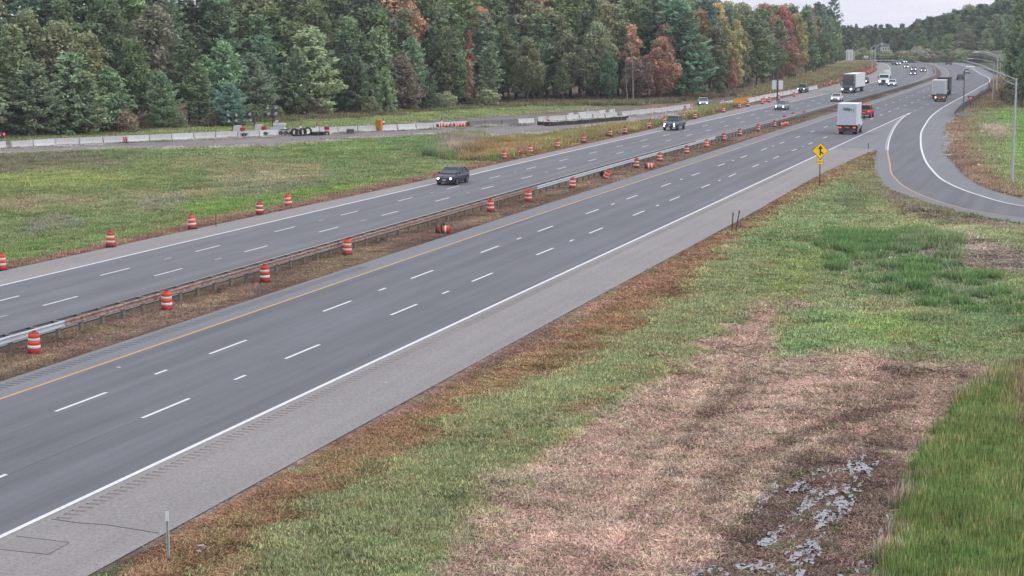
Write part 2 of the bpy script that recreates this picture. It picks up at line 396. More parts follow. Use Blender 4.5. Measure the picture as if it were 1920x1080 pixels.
# (polygon in the survey picture, colour, soft edge, ragged edge, opacity)
ZONES = [
 # --- right of the road
 ([(100,1200),(316,995),(640,815),(960,644),(1140,560),(1300,465),(1420,400),(1500,343),(1560,310),(1645,278),(1670,330),(1780,400),(1960,430),(1960,1300),(100,1300)], (122,130,90), 4, 6, 1),
 ([(60,1200),(316,990),(640,812),(960,640),(1140,556),(1300,462),(1420,398),(1500,341),(1560,308),(1645,276),(1655,305),(1580,345),(1500,385),(1420,430),(1350,480),(1300,545),(1180,625),(1050,690),(900,770),(760,850),(650,905),(520,990),(420,1080),(360,1200)], BROWN, 16, 26, .95),
 ([(60,1200),(316,990),(640,812),(960,640),(1140,556),(1300,462),(1420,398),(1560,308),(1560,320),(1420,415),(1300,490),(1140,590),(960,680),(640,855),(316,1040),(200,1200)], REDBR, 8, 14, .6),
 ([(640,812),(960,640),(1140,556),(1100,600),(900,700),(700,800)], (150,124,116), 6, 16, .6),
 ([(760,1140),(900,960),(1010,850),(1180,720),(1290,640),(1390,575),(1440,548),(1530,545),(1500,600),(1480,650),(1610,655),(1740,668),(1900,680),(1900,700),(1790,780),(1750,850),(1720,950),(1680,1140)], STRAW, 12, 30, .97),
 ([(900,885),(1000,880),(990,930),(900,930)], (168,148,128), 8, 20, .7),
 ([(820,990),(900,940),(960,980),(880,1060)], (150,132,112), 10, 20, .5),
 ([(1280,1120),(1380,960),(1470,880),(1600,820),(1720,840),(1690,950),(1655,1120)], MUD, 20, 40, .6),
 ([(1500,760),(1700,690),(1800,700),(1760,760),(1600,800)], (132,106,96), 14, 24, .5),
 ([(1440,560),(1560,570),(1640,600),(1920,600),(1960,690),(1880,680),(1700,664),(1600,655),(1480,640),(1460,600)], LUSH, 8, 18, .75),
 ([(1480,625),(1560,620),(1570,640),(1480,645)], LUSH, 5, 8, .8),
 ([(1570,590),(1700,595),(1800,640),(1700,650),(1600,630)], LIME, 10, 14, .55),
 ([(1440,470),(1530,460),(1550,500),(1500,540),(1430,540)], LIME, 20, 34, .6),
 ([(1400,440),(1500,430),(1560,450),(1500,470),(1420,480)], LUSH, 10, 12, .8),
 ([(1540,440),(1640,430),(1780,470),(1920,560),(1960,640),(1800,600),(1700,560),(1600,520),(1540,490)], DKGREEN, 20, 40, .6),
 ([(1560,433),(1720,437),(1790,468),(1720,472),(1620,462),(1560,450)], (72,98,62), 10, 24, .55),
 ([(1680,455),(1760,440),(1920,480),(1960,520),(1800,505),(1700,480)], (156,138,132), 8, 18, .8),
 ([(1620,470),(1700,480),(1690,510),(1600,500)], (134,130,108), 8, 12, .6),
 ([(1700,420),(1840,425),(1960,450),(1960,470),(1800,455)], (134,134,100), 8, 14, .6),
 ([(1770,545),(1850,540),(1830,565),(1780,560)], (176,164,148), 4, 10, .8),
 ([(1640,330),(1660,330),(1700,375),(1780,400),(1960,430),(1960,452),(1800,425),(1700,395),(1640,360)], (132,112,102), 6, 10, .8),
 ([(1480,390),(1540,350),(1600,330),(1620,380),(1560,420),(1450,450),(1400,470)], (112,132,88), 10, 16, .7),
 ([(1590,300),(1650,290),(1640,350),(1660,380),(1600,360)], (128,124,90), 8, 12, .6),
 ([(1560,372),(1620,360),(1610,385),(1570,390)], (92,96,74), 5, 10, .6),
 # ruts and the raked line
 ([(930,812),(1010,785),(1090,748),(1200,690),(1290,640),(1296,648),(1206,700),(1096,760),(1014,798),(936,824)], (156,122,98), 4, 10, .6),
 ([(1350,905),(1430,845),(1520,800),(1620,768),(1720,752),(1722,762),(1624,780),(1526,812),(1438,858),(1360,915)], (104,84,76), 4, 8, .8),
 ([(1290,800),(1340,720),(1400,640),(1450,570),(1462,572),(1412,645),(1354,725),(1306,806)], (122,100,88), 4, 8, .7),
 ([(1180,960),(1260,860),(1330,770),(1400,690),(1412,694),(1344,776),(1276,868),(1198,968)], (124,102,90), 4, 8, .6),
 ([(1700,640),(1800,690),(1840,720),(1830,726),(1780,704),(1690,650)], (118,96,88), 4, 8, .5),
 # tall grass
 ([(1640,1300),(1668,1080),(1708,955),(1746,850),(1796,778),(1852,730),(1892,698),(1980,680),(1980,1300)], TALL, 5, 8, 1),
 ([(1885,700),(1980,690),(1980,880),(1925,820),(1900,760)], (138,116,96), 10, 16, .7),
 # --- outside the ramp
 ([(1768,284),(1766,235),(1795,224),(1806,198),(1860,164),(1890,150),(2100,210),(2100,420),(1960,385),(1862,359),(1828,345),(1804,326)], (124,134,92), 5, 8, 1),
 ([(1768,286),(1775,232),(1830,215),(1820,260),(1850,310),(1900,350),(1960,380),(1960,392),(1862,361),(1828,347),(1804,328),(1784,302)], (138,112,94), 8, 12, .9),
 ([(1850,235),(1900,230),(1905,262),(1850,255)], (168,146,134), 6, 10, .7),
 ([(1870,215),(1960,208),(1960,340),(1930,330),(1900,290),(1890,240)], (112,148,72), 8, 12, .8),
 ([(1806,198),(1860,164),(1890,150),(1900,200),(1860,205),(1815,215)], (124,104,84), 6, 10, .8),
 ([(1764,240),(1776,232),(1790,262),(1792,290),(1768,286)], (176,172,174), 3, 5, 1),
 # --- median
 ([(-300,760),(0,655),(200,600),(480,530),(740,455),(1000,378),(1200,316),(1440,246),(1640,190),(1740,152),(1760,148),(1780,150),(1700,175),(1568,220),(1260,325),(900,448),(480,590),(0,765),(-300,870)], (140,106,90), 3, 4, 1),
 # --- left of the road
 ([(-400,560),(0,513),(210,468),(390,427),(700,363),(1020,292),(1240,242),(1400,202),(1560,162),(1640,141),(1600,100),(1200,100),(0,100),(-400,100)], (116,130,80), 3, 4, 1),
 ([(-400,450),(0,395),(250,345),(700,290),(900,290),(700,340),(420,400),(200,440),(-400,500)], (102,120,80), 20, 30, .5),
 ([(-100,330),(120,318),(300,330),(120,345),(-100,350)], (140,152,84), 8, 14, .7),
 ([(-100,372),(200,358),(420,338),(640,318),(560,335),(300,362),(0,382)], (150,138,112), 6, 16, .7),
 ([(300,292),(480,286),(620,300),(560,330),(420,310),(280,300)], (146,134,110), 8, 14, .55),
 ([(380,318),(540,314),(500,322),(380,330)], (170,156,132), 3, 8, .6),
 ([(40,400),(150,392),(140,420),(50,425)], (122,112,112), 10, 16, .6),
 ([(260,362),(360,355),(350,380),(270,385)], (126,116,116), 10, 16, .5),
 ([(440,345),(620,330),(600,350),(450,362)], (106,104,100), 10, 16, .5),
 ([(340,385),(620,350),(760,330),(700,350),(540,378),(380,415)], (112,146,62), 10, 18, .75),
 ([(-300,520),(0,460),(200,440),(420,400),(620,372),(820,330),(1000,290),(1020,294),(700,364),(390,428),(210,468),(0,513),(-300,560)], (106,134,74), 6, 12, .7),
 ([(-400,590),(0,511),(210,466),(390,425),(700,361),(1020,290),(1240,240),(1400,200),(1560,160),(1555,152),(1400,190),(1240,232),(1010,282),(700,350),(390,412),(210,452),(0,496),(-400,560)], (134,104,92), 3, 5, .95),
 ([(-200,300),(0,290),(240,285),(330,292),(200,312),(60,322),(-200,340)], (116,112,92), 5, 10, .85),
 ([(160,290),(600,268),(800,252),(860,258),(700,300),(420,300),(200,300)], (104,132,76), 8, 12, .6),
 ([(720,262),(870,244),(900,262),(860,290),(760,290)], (100,128,84), 8, 12, .7),
 ([(820,262),(900,262),(900,300),(830,290)], (146,126,118), 6, 12, .8),
 ([(860,300),(900,268),(1000,258),(1200,222),(1240,238),(1020,285),(940,300)], (148,124,80), 5, 8, .95),
 ([(1220,236),(1290,212),(1420,202),(1400,205),(1280,232)], (134,134,76), 4, 7, .95),
 ([(980,262),(1180,232),(1240,228),(1220,240),(1100,262),(1000,285)], (124,130,80), 5, 8, .5),
 # work road gravel, lawn behind it, weeds at the wood edge
 ([(-300,300),(0,279),(200,269),(400,261),(640,249),(760,242),(900,238),(1005,232),(1180,218),(1330,196),(1300,214),(1240,228),(1190,235),(1100,238),(1000,256),(930,262),(880,250),(760,254),(640,262),(560,270),(440,276),(200,280),(0,291),(-300,312)], GRAVEL, 3, 4, 1),
 ([(-300,297),(0,278),(200,268),(400,260),(640,248),(740,243),(1000,232),(1240,205),(1330,192),(1400,185),(1380,176),(1250,192),(1000,212),(700,236),(500,246),(250,258),(0,268),(-300,285)], (150,144,146), 3, 4, 1),
 ([(240,256),(480,243),(700,232),(1000,210),(1250,196),(1300,190),(1000,196),(700,214),(400,236),(250,242)], (124,140,84), 3, 4, 1),
 ([(1000,212),(1250,194),(1400,178),(1400,186),(1250,200),(1000,218)], (150,136,118), 4, 5, .85),
 ([(-300,262),(0,256),(240,246),(420,234),(480,226),(700,216),(900,200),(1000,196),(1300,190),(1400,176),(1500,155),(1560,130),(1600,100),(1200,100),(-300,200)], (136,116,96), 4, 6, 1),
 ([(1400,182),(1500,158),(1600,143),(1650,128),(1645,116),(1560,116),(1500,140),(1420,165)], (140,124,92), 3, 4, 1),
 ([(1560,158),(1650,134),(1648,122),(1640,116),(1610,122),(1600,140)], (138,82,72), 3, 3, .9),
]
ZONES = [(np.array(p, float), np.array(S(*c)[:3]), s, r, o) for p, c, s, r, o in ZONES]
DEF = np.array(S(92, 104, 72)[:3])
def zone_colour(x, y, fine=True):
    x = np.asarray(x, float); y = np.asarray(y, float)
    u, v = PJ(x, y)
    dd = np.hypot(x, y)
    sc = np.clip(70.0 / np.maximum(dd, 20), .2, 1.4)          # ragged edges shrink with distance, as they would on the ground
    w1 = (fbm(x * .55, y * .55, 3, 4) - .5) * 2; w2 = (fbm(x * 2.1, y * 2.1, 9, 3) - .5) * 2
    col = np.tile(DEF, (len(x), 1))
    for P, c, soft, rag, op in ZONES:
        x0, y0 = P.min(0) - 60; x1, y1 = P.max(0) + 60
        i = np.where((u > x0) & (u < x1) & (v > y0) & (v < y1))[0]
        if not len(i): continue
        d = in_poly(u[i], v[i], P) + (w1[i] * 2.2 + w2[i] * 1.2) * rag * (sc[i] if rag > 8 else 1) * .8
        s_ = soft
        a = np.clip(.5 - d / (2 * s_), 0, 1)
        a = a * a * (3 - 2 * a) * op
        col[i] = col[i] * (1 - a[:, None]) + c * a[:, None]
    # bare and reddish strips that follow the paving, and the median
    def blend(m, c, k=1.0):
        i = np.where(m > 0)[0]; a = (np.clip(m[i], 0, 1) * k)[:, None]; col[i] = col[i] * (1 - a) + np.array(S(*c)[:3]) * a
    jag = (w1 * .5 + w2 * .35)
    med = np.minimum(R_in(y) - x, x - L_in(y))
    blend(np.clip(med * 3, 0, 1) * (y < 760), (134, 112, 98)); blend(np.clip(med * 3, 0, 1) * (fbm(x * .5, y * .25, 13) > .55), (150, 132, 104), .6)
    lg = L_out(y) - x
    blend((lg > -.5) * np.clip((1.5 + jag - lg) / .5, 0, 1) * (y < 440), (136, 104, 92), .9)
    rg = x - np.where(y < 207, R_sho(y), 999)
    blend((rg > -.5) * np.clip((.35 + jag * .4 - rg) / .3, 0, 1), (166, 146, 138), .8)
    # patches of drier and greener growth, and mottling
    n1 = fbm(x * .22, y * .10, 21, 4) - .5; n2 = fbm(x * 1.3, y * 1.3, 31, 4) - .5
    n4 = fbm(x * 1.6, y * .13, 91, 3) - .5; straw_like = col[:, 0] > col[:, 1] * 1.12
    k = 1 + n1 * .22 + n2 * .40 + n4 * np.where(straw_like, 1.0, .3)
    col = col * k[:, None]
    n3 = fbm(x * .8 + 40, y * .5, 41, 4) - .5
    sh = np.stack([1 + n3 * .22, 1 - n3 * .02, 1 + n3 * .06], 1)
    col = col * sh
    return np.clip(col, .005, .9)
SOIL_SHADE_P = [z for z in ZONES if np.allclose(z[1], S(*STRAW)[:3]) or np.allclose(z[1], S(*MUD)[:3]) or np.allclose(z[1], S(*BROWN)[:3])]

def road_gap(x, y):
    """metres outside the paved strips (0 = on pavement)"""
    ramp_on = (y > 100)
    g1 = np.maximum(R_in(y) - x, x - np.where(y < 207, R_sho(y), RAMPR(y)))
    g2 = np.maximum(L_out(y) - x, x - L_in(y))
    g3 = np.where(ramp_on & (y < 300), np.maximum(RAMPL(y) - x, x - RAMPR(y)), 99)
    g = np.minimum(np.minimum(g1, g2), g3)
    g = np.where(y > YEND + 2, 50.0, g)
    return g
def hill(x, y):
    """wooded rise beyond the bend and on the right"""
    d = np.hypot(x, y)
    h = np.clip((d - 740) / 500, 0, 1) ** 1.2 * 16
    r = np.clip((x + 130) / 220, 0, 1)
    return h * (.35 + .9 * r)
def relief(x, y):
    g = np.clip((road_gap(x, y) - .25) / 2.5, 0, 1)
    b = (fbm(x * .35, y * .35, 51, 3) - .5) * .34 + (fbm(x * 1.6, y * 1.6, 61, 3) - .5) * .12
    near = np.clip((y - 20) / 20, 0, 1)
    ditch = -.5 * np.exp(-((x + 14) / 3.2) ** 2) * np.clip((y - 45) / 20, 0, 1) * np.clip((150 - y) / 20, 0, 1) * g
    knoll = .7 * np.exp(-(((x + 5) / 5) ** 2 + ((y - 118) / 9) ** 2)) * g
    basin = -.7 * np.exp(-((x + 78) / 9) ** 2) * g * np.clip((190 - y) / 30, 0, 1)
    z = -.035 + g * b * near + ditch + knoll + basin + hill(x, y)
    return z
M_GROUND = bpy.data.materials.new('ground_cover')
def _ground_mat(m, attr='tint', typ='GEOMETRY', fine=True, rough=.95, gain=1.0):
    t, n, l, b = nodes_of(m)
    b.inputs['Roughness'].default_value = rough; b.inputs['Specular IOR Level'].default_value = 0.1
    a = n.new('ShaderNodeAttribute'); a.attribute_name = attr; a.attribute_type = typ
    g = n.new('ShaderNodeNewGeometry')
    o = n.new('ShaderNodeTexNoise'); o.inputs['Scale'].default_value = 5.5; o.inputs['Detail'].default_value = 6; o.inputs['Roughness'].default_value = .75
    l.new(g.outputs['Position'], o.inputs['Vector'])
    r = n.new('ShaderNodeMapRange'); r.inputs[1].default_value = .3; r.inputs[2].default_value = .7; r.inputs[3].default_value = .55 * gain; r.inputs[4].default_value = 1.4 * gain
    l.new(o.outputs['Fac'], r.inputs[0])
    c = n.new('ShaderNodeVectorMath'); c.operation = 'SCALE'
    l.new(a.outputs['Color'], c.inputs[0]); l.new(r.outputs[0], c.inputs['Scale'])
    l.new(c.outputs[0], b.inputs['Base Color'])
    if fine:
        bp = n.new('ShaderNodeBump'); bp.inputs['Strength'].default_value = .5; bp.inputs['Distance'].default_value = .08
        l.new(o.outputs['Fac'], bp.inputs['Height']); l.new(bp.outputs[0], b.inputs['Normal'])
_ground_mat(M_GROUND)
def axis(segs):
    r = [segs[0][0]]
    for a, b, st in segs:
        n = max(1, int(round((b - a) / st))); r += list(np.linspace(a, b, n + 1)[1:])
    return np.array(r)
GX = axis([(-1500, -420, 60), (-420, -150, 9), (-150, -62, 1.1), (-62, 12, .42), (12, 60, 2), (60, 300, 12), (300, 1500, 80)])
GY = axis([(-300, 0, 30), (0, 34, 2), (34, 125, .45), (125, 260, 1.0), (260, 460, 2.2), (460, 800, 5), (800, 1500, 25), (1500, 4000, 120)])
XX, YY = np.meshgrid(GX, GY)
gx, gy = XX.ravel(), YY.ravel()
gz = relief(gx, gy)
gc = zone_colour(gx, gy)
for P_, c_, s_, r_, o_ in SOIL_SHADE_P:      # soil colour darkened as painted shade between straw and dry grass blades
    a_ = np.clip(.5 - in_poly(*PJ(gx, gy), P_) / 40, 0, 1)[:, None] * .5; gc = gc * (1 - a_) + np.array(S(84, 70, 62)[:3]) * a_
nxg = len(GX); nyg = len(GY)
ii = (np.arange(nyg - 1)[:, None] * nxg + np.arange(nxg - 1)[None, :]).ravel()
gF = np.stack([ii, ii + 1, ii + nxg + 1, ii + nxg], 1)
me = numesh('ground', np.stack([gx, gy, gz], 1), gF, M_GROUND, {'tint': ('FLOAT_COLOR', np.concatenate([gc, np.ones((len(gc), 1))], 1))})
me.polygons.foreach_set('use_smooth', [True] * len(me.polygons))
ground = bpy.data.objects.new('ground', me); COL.objects.link(ground)
tag(ground, 'rolling roadside ground of grass, straw and bare earth', None, None, 'structure')

# ------------------------------------------------------------------ roads
def struct(o, label): return tag(o, label, None, None, 'structure')
Y0 = -40
z1, z2, z3 = 0.0, 0.004, 0.012
road_r = bpy.data.objects.new('northbound_road', None); COL.objects.link(road_r); struct(road_r, 'three lane asphalt carriageway with wide right shoulder nearest the field')
ribbon('lane_surface', R_yel, R_wht, Y0, YEND, z2, M_ROAD, road_r, nx=2)
ribbon('inner_shoulder', R_in, R_yel, Y0, YEND, z1, M_SHO2, road_r)
# right shoulder, split around the milled rumble strip
RS_A, RS_B = .42, .86
ribbon('shoulder_edge', R_wht, off(R_wht, RS_A), Y0, 176, z1, M_SHO, road_r)
ribbon('outer_shoulder', off(R_wht, RS_B), R_sho, Y0, 176, z1, M_SHO, road_r, nx=2)
ribbon('gore_shoulder', R_wht, R_sho, 176, 209, z1, M_SHO, road_r, nx=2)
def rumble(name, f, a, b, pitch, w0, w1, y0, y1):
    """flat strip with a milled groove every pitch metres"""
    mb = MB(); y = y0
    while y < y1:
        xa = float(f(y)) + w0; xb = float(f(y)) + w1; L = pitch * .46; dpt = .018
        q = [y, y + L * .25, y + L * .75, y + L, y + pitch]; zz = [0, -dpt, -dpt, 0, 0]
        for k in range(4):
            mb.poly([(xa, q[k], zz[k]), (xb, q[k], zz[k]), (xb, q[k + 1], zz[k + 1]), (xa, q[k + 1], zz[k + 1])], a if k < 3 else b)
        y += pitch
    return mb.obj(name, b, road_r)
rumble('rumble_strip', R_wht, M_RUMB, M_SHO, .40, RS_A, RS_B, 43.2, 176)
ribbon('shoulder_infill', off(R_wht, RS_A), off(R_wht, RS_B), Y0, 43.2, z1, M_SHO, road_r)
# the left rumble grooves cut beside the yellow line
mb = MB(); y = 55.0
while y < 96:
    x = float(R_in(y))
    mb.poly([(x + .35, y, .0025), (x + 1.0, y + .02, .0025), (x + 1.0, y + .2, .0025), (x + .35, y + .18, .0025)], M_GALV_D); y += .42
gro = mb.obj('rumble_groove', mat('groove_dirt', S(112, 114, 124), .9, var=.1), road_r); gro.data.materials[0] = MATS['groove_dirt']
# ramp
ramp_o = bpy.data.objects.new('ramp_road', None); COL.objects.link(ramp_o); struct(ramp_o, 'single lane entrance ramp curving in from the right to join the road')
ribbon('ramp_base', RAMPL, RAMPR, 104.5, 207.3, z1 - .002, M_SHO2, ramp_o, step=2, nx=2)
ribbon('ramp_base_gore', R_wht, RAMPR, 207.3, YEND, z1 - .002, M_SHO2, ramp_o, step=3, nx=2)
ribbon('ramp_lane', off(RAMPY, .0), off(RAMPW, .0), 108, 298, z1 + .002, M_ROAD, ramp_o, step=2, nx=2)
ribbon('merge_lane', R_wht, RAMPW, 298, YEND, z1 + .002, M_ROAD, ramp_o, step=3, nx=2)
# the other carriageway
road_l = bpy.data.objects.new('southbound_road', None); COL.objects.link(road_l); struct(road_l, 'three lane asphalt carriageway beyond the median guardrail')
ribbon('lane_surface', L_wht, L_med, Y0, YEND, z2, M_ROAD2, road_l, nx=2)
ribbon('outer_shoulder', L_out, L_wht, Y0, YEND, z1, M_SHO, road_l)
ribbon('inner_shoulder', L_med, L_in, Y0, YEND, z1, M_SHO2, road_l)

# crack seal and patch on the near shoulder
def strip(name, pts, w, z, mt, parent):
    mb = MB()
    for i in range(len(pts) - 1):
        a = Vector((*pts[i], 0)); b = Vector((*pts[i + 1], 0)); d = (b - a).normalized(); n_ = Vector((-d.y, d.x, 0)) * w / 2
        mb.poly([(a + n_)[:2] + (z,), (a - n_)[:2] + (z,), (b - n_)[:2] + (z,), (b + n_)[:2] + (z,)], mt)
    return mb.obj(name, mt, parent)
strip('crack_seal', [G(96, 973), G(150, 981), G(200, 984), G(298, 1000)], .045, .0045, M_CRACK, road_r)
strip('crack_seal', [G(30, 1005), G(80, 1011), G(130, 1017)], .03, .0045, M_CRACK, road_r)
strip('crack_seal', [G(0, 1030), G(90, 1040), G(130, 1018)], .03, .0045, M_CRACK, road_r)
pm = MB(); pm.poly([(*G(30, 1006), .003), (*G(130, 1018), .003), (*G(92, 1039), .003), (*G(-10, 1029), .003)][::-1], M_PATCH); pm.obj('patch', M_PATCH, road_r)
strip('crack_seal', [G(1060, 480), G(1150, 455), G(1250, 430), G(1320, 412)], .035, .0045, mat('faint_crack', S(140, 138, 146), .9), road_r)
strip('crack_seal', [G(1568, 280), G(1590, 281.5)], .5, .0045, mat('skid_mark', S(128, 126, 132), .9), road_r)
for fx_, yy0, yy1 in ((.645, 40, 200),):
    strip('lane_joint', [(float(between(R_yel, R_wht, fx_)(y)), y) for y in np.arange(40, 240, 8)], .03, .0075, mat('joint', S(112, 114, 124), .9), road_r)
strip('lane_joint', [(float(between(L_wht, L_med, .66)(y)), y) for y in np.arange(50, 240, 8)], .03, .0075, MATS['joint'], road_l)

# ------------------------------------------------------------------ painted lines
def line(name, f, a, b, w, mt, parent, step=4.0, z=z3):
    return ribbon(name, off(f, -w / 2), off(f, w / 2), a, b, z, mt, parent, step)
line('edge_line', R_yel, Y0, 240, .17, M_YEL, road_r)
line('edge_line', R_yel, 240, YEND, .19, M_YEL_D, road_r)
line('edge_line', R_wht, Y0, 297.5, .19, M_WHITE, road_r)
line('edge_line', L_wht, Y0, YEND, .19, M_WHITE, road_l)
line('edge_line', L_med, Y0, 395, .16, M_YEL_D, road_l)
line('edge_line', L_med, 395, YEND, .19, M_YEL_D, road_l)
line('edge_line', RAMPW, 118, YEND, .22, M_WHITE, ramp_o, step=2)
line('edge_line', RAMPY, 108, 207, .17, M_YEL, ramp_o, step=2)
line('gore_line', off(RAMPY, -.17), 207, 292, .16, M_WHITE_D, ramp_o, step=2)
line('gore_line', off(RAMPY, .06), 207, 298, .16, M_WHITE, ramp_o, step=2, z=z3 + .002)
def dash(f, a, L, w, mt, parent, nm='lane_dash'):
    a = float(a); b = a + L; mb = MB()
    x0, x1 = float(f(a)), float(f(b))
    mb.poly([(x0 - w / 2, a, z3), (x0 + w / 2, a, z3), (x1 + w / 2, b, z3), (x1 - w / 2, b, z3)], mt)
    return mb.obj(nm, mt, parent)
rowA, rowB = between(R_yel, R_wht, .302), between(R_yel, R_wht, .64)
for i in range(-4, 54):
    y = 55.7 + 12.19 * i; far = y > 420
    for f in (rowA, rowB):
        dash(f, y, 3.6, .15 if not far else .2, M_WHITE if not far else M_WHITE_D, road_r)
        if i % 2 == 0 and i < 14: dash(f, y + 7.4, 1.0, .15, M_WHITE, road_r, 'short_dash')
for i in range(0, 14): dash(R_wht, 304 + 12.19 * i, 3.6, .15, M_WHITE_D, road_r)
r1, r2_ = between(L_wht, L_med, .335), between(L_wht, L_med, .665)
Y1 = G(192, 517)[1]; Y2 = G(84, 575)[1]
for i in range(-3, 60):
    y = Y1 + 11.42 * i; far = y > 400
    for f, yo in ((r1, 0), (r2_, G(297, 518)[1] - Y1)):
        dash(f, y + yo, 3.3, .14 if not far else .18, M_WHITE if not far else M_WHITE_D, road_l)
        if i % 2 == 0 and i < 18: dash(f, y + yo + 7.4, .9, .14, M_WHITE_D, road_l, 'short_dash')
# ------------------------------------------------------------------ foliage
def leaf_material(name, typ='OBJECT'):
    m = bpy.data.materials.new(name); t = None
    m.use_nodes = True; t = m.node_tree; n = t.nodes; l = t.links; n.clear()
    o = n.new('ShaderNodeOutputMaterial')
    if typ == 'OBJECT':
        oi = n.new('ShaderNodeObjectInfo'); colr = oi.outputs['Color']
    else:
        at = n.new('ShaderNodeAttribute'); at.attribute_type = 'INSTANCER'; at.attribute_name = 'tint'; colr = at.outputs['Color']
    a = n.new('ShaderNodeAttribute'); a.attribute_name = 'shade'
    g2 = n.new('ShaderNodeTexCoord'); n2 = n.new('ShaderNodeTexNoise'); n2.inputs['Scale'].default_value = .38; n2.inputs['Detail'].default_value = 4
    l.new(g2.outputs['Object'], n2.inputs['Vector'])
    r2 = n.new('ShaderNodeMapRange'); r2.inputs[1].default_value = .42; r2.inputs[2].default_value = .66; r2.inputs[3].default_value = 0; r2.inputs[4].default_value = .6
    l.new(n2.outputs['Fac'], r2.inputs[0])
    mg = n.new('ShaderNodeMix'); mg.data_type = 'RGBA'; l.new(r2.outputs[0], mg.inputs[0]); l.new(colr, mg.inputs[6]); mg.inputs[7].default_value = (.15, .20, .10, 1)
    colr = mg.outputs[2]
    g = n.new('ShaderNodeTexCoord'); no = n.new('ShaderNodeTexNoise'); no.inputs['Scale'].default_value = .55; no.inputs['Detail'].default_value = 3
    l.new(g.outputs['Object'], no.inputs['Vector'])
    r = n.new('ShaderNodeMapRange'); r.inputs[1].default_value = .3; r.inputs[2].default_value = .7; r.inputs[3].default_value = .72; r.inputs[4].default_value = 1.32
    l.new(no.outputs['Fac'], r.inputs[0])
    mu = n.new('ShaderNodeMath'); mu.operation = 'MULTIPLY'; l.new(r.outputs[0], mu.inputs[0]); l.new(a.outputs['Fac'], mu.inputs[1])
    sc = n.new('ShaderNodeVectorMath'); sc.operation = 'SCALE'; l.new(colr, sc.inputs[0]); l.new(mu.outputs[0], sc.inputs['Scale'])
    d = n.new('ShaderNodeBsdfDiffuse'); tr = n.new('ShaderNodeBsdfTranslucent'); mi = n.new('ShaderNodeMixShader'); mi.inputs[0].default_value = .22
    l.new(sc.outputs[0], d.inputs[0]); l.new(sc.outputs[0], tr.inputs[0]); l.new(d.outputs[0], mi.inputs[1]); l.new(tr.outputs[0], mi.inputs[2])
    l.new(mi.outputs[0], o.inputs['Surface'])
    return m
M_LEAF = leaf_material('foliage')
M_LEAF_I = leaf_material('foliage_far', 'I')
M_BARK = mat('bark', S(104, 96, 92, 1.5), .9, var=.3, scale=5)
M_BARK_G = mat('bark_grey', S(150, 148, 146, 1.5), .9, var=.2, scale=5)

def cards(C, size, flat, r, shade, asp=.6, axis=None):
    """leaf clumps: one small bent card (two triangles sharing an edge, folded) per centre"""
    n = len(C)
    nrm = r.normal(size=(n, 3)); nrm[:, 2] = np.abs(nrm[:, 2]) * (1 + flat * 3) ; nrm /= np.linalg.norm(nrm, axis=1)[:, None]
    t = r.normal(size=(n, 3)) if axis is None else axis + r.normal(size=(n, 3)) * .45
    t -= (t * nrm).sum(1)[:, None] * nrm; t /= np.linalg.norm(t, axis=1)[:, None] + 1e-9
    b = np.cross(nrm, t)
    s = size * r.uniform(.6, 1.35, n)[:, None]
    up = nrm * s * .18
    V = np.stack([C - t * s * .55, C + b * s * asp * .5 - up, C + t * s * .55, C - b * s * asp * .5 - up], 1).reshape(-1, 3)
    F = np.arange(n * 4).reshape(n, 4)
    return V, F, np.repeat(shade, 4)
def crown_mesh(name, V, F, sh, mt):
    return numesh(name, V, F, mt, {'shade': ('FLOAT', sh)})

def pine_proto(seed, H=20, spread=3.6, lo=.10, card=.62, dens=1.0, layered=.5, gaps=.15, tip=1.0, pw=.5):
    r = np.random.default_rng(seed)
    tr = MB(); lean = r.uniform(-.02, .02, 2)
    tr.tube([(0, 0, -.4), (lean[0] * H * .5, lean[1] * H * .5, H * .5), (lean[0] * H, lean[1] * H, H * .97)], [H * .013, H * .009, .02], M_BARK, 7)
    C = []; A = []; SH = []
    z = H * lo
    while z < H * .985:
        t = (z / H - lo) / (1 - lo)
        prof = min(1, (1 - t) ** pw * 1.12) * (.72 + .28 * min(1, t * 5)) * tip
        nb = r.integers(4, 7); a0 = r.uniform(0, 6.28)
        for k in range(nb):
            if r.random() < gaps: continue
            L = max(.35, spread * prof * r.uniform(.62, 1.18)); az = a0 + 6.283 * k / nb + r.uniform(-.3, .3)
            rise = r.uniform(.05, .38) + .3 * t
            m = max(3, int(L * 4.2 * dens)); q = r.uniform(.22, 1, m) ** .75
            side = r.normal(0, .13, m) * L * q
            dx = np.cos(az) * q * L - np.sin(az) * side; dy = np.sin(az) * q * L + np.cos(az) * side
            dz = rise * L * q ** 1.6 + r.normal(0, .13, m) * (1 - layered * .5)
            C.append(np.stack([dx + lean[0] * z, dy + lean[1] * z, z + dz], 1))
            A.append(np.tile([np.cos(az), np.sin(az), .45], (m, 1)))
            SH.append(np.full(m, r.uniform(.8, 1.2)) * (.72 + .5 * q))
            if L > 1.4: tr.tube([(lean[0] * z, lean[1] * z, z), (np.cos(az) * L * .7 + lean[0] * z, np.sin(az) * L * .7 + lean[1] * z, z + rise * L * .5)], [.045, .012], M_BARK, 3)
        z += r.uniform(.38, .62) * (H / 20) ** .5
    C = np.concatenate(C); A = np.concatenate(A); SH = np.concatenate(SH)
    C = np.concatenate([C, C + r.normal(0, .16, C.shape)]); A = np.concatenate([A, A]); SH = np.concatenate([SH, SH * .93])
    V, F, sh = cards(C, card, layered, r, SH, .42, A)
    return tr, crown_mesh('pine_crown', V, F, sh, M_LEAF)

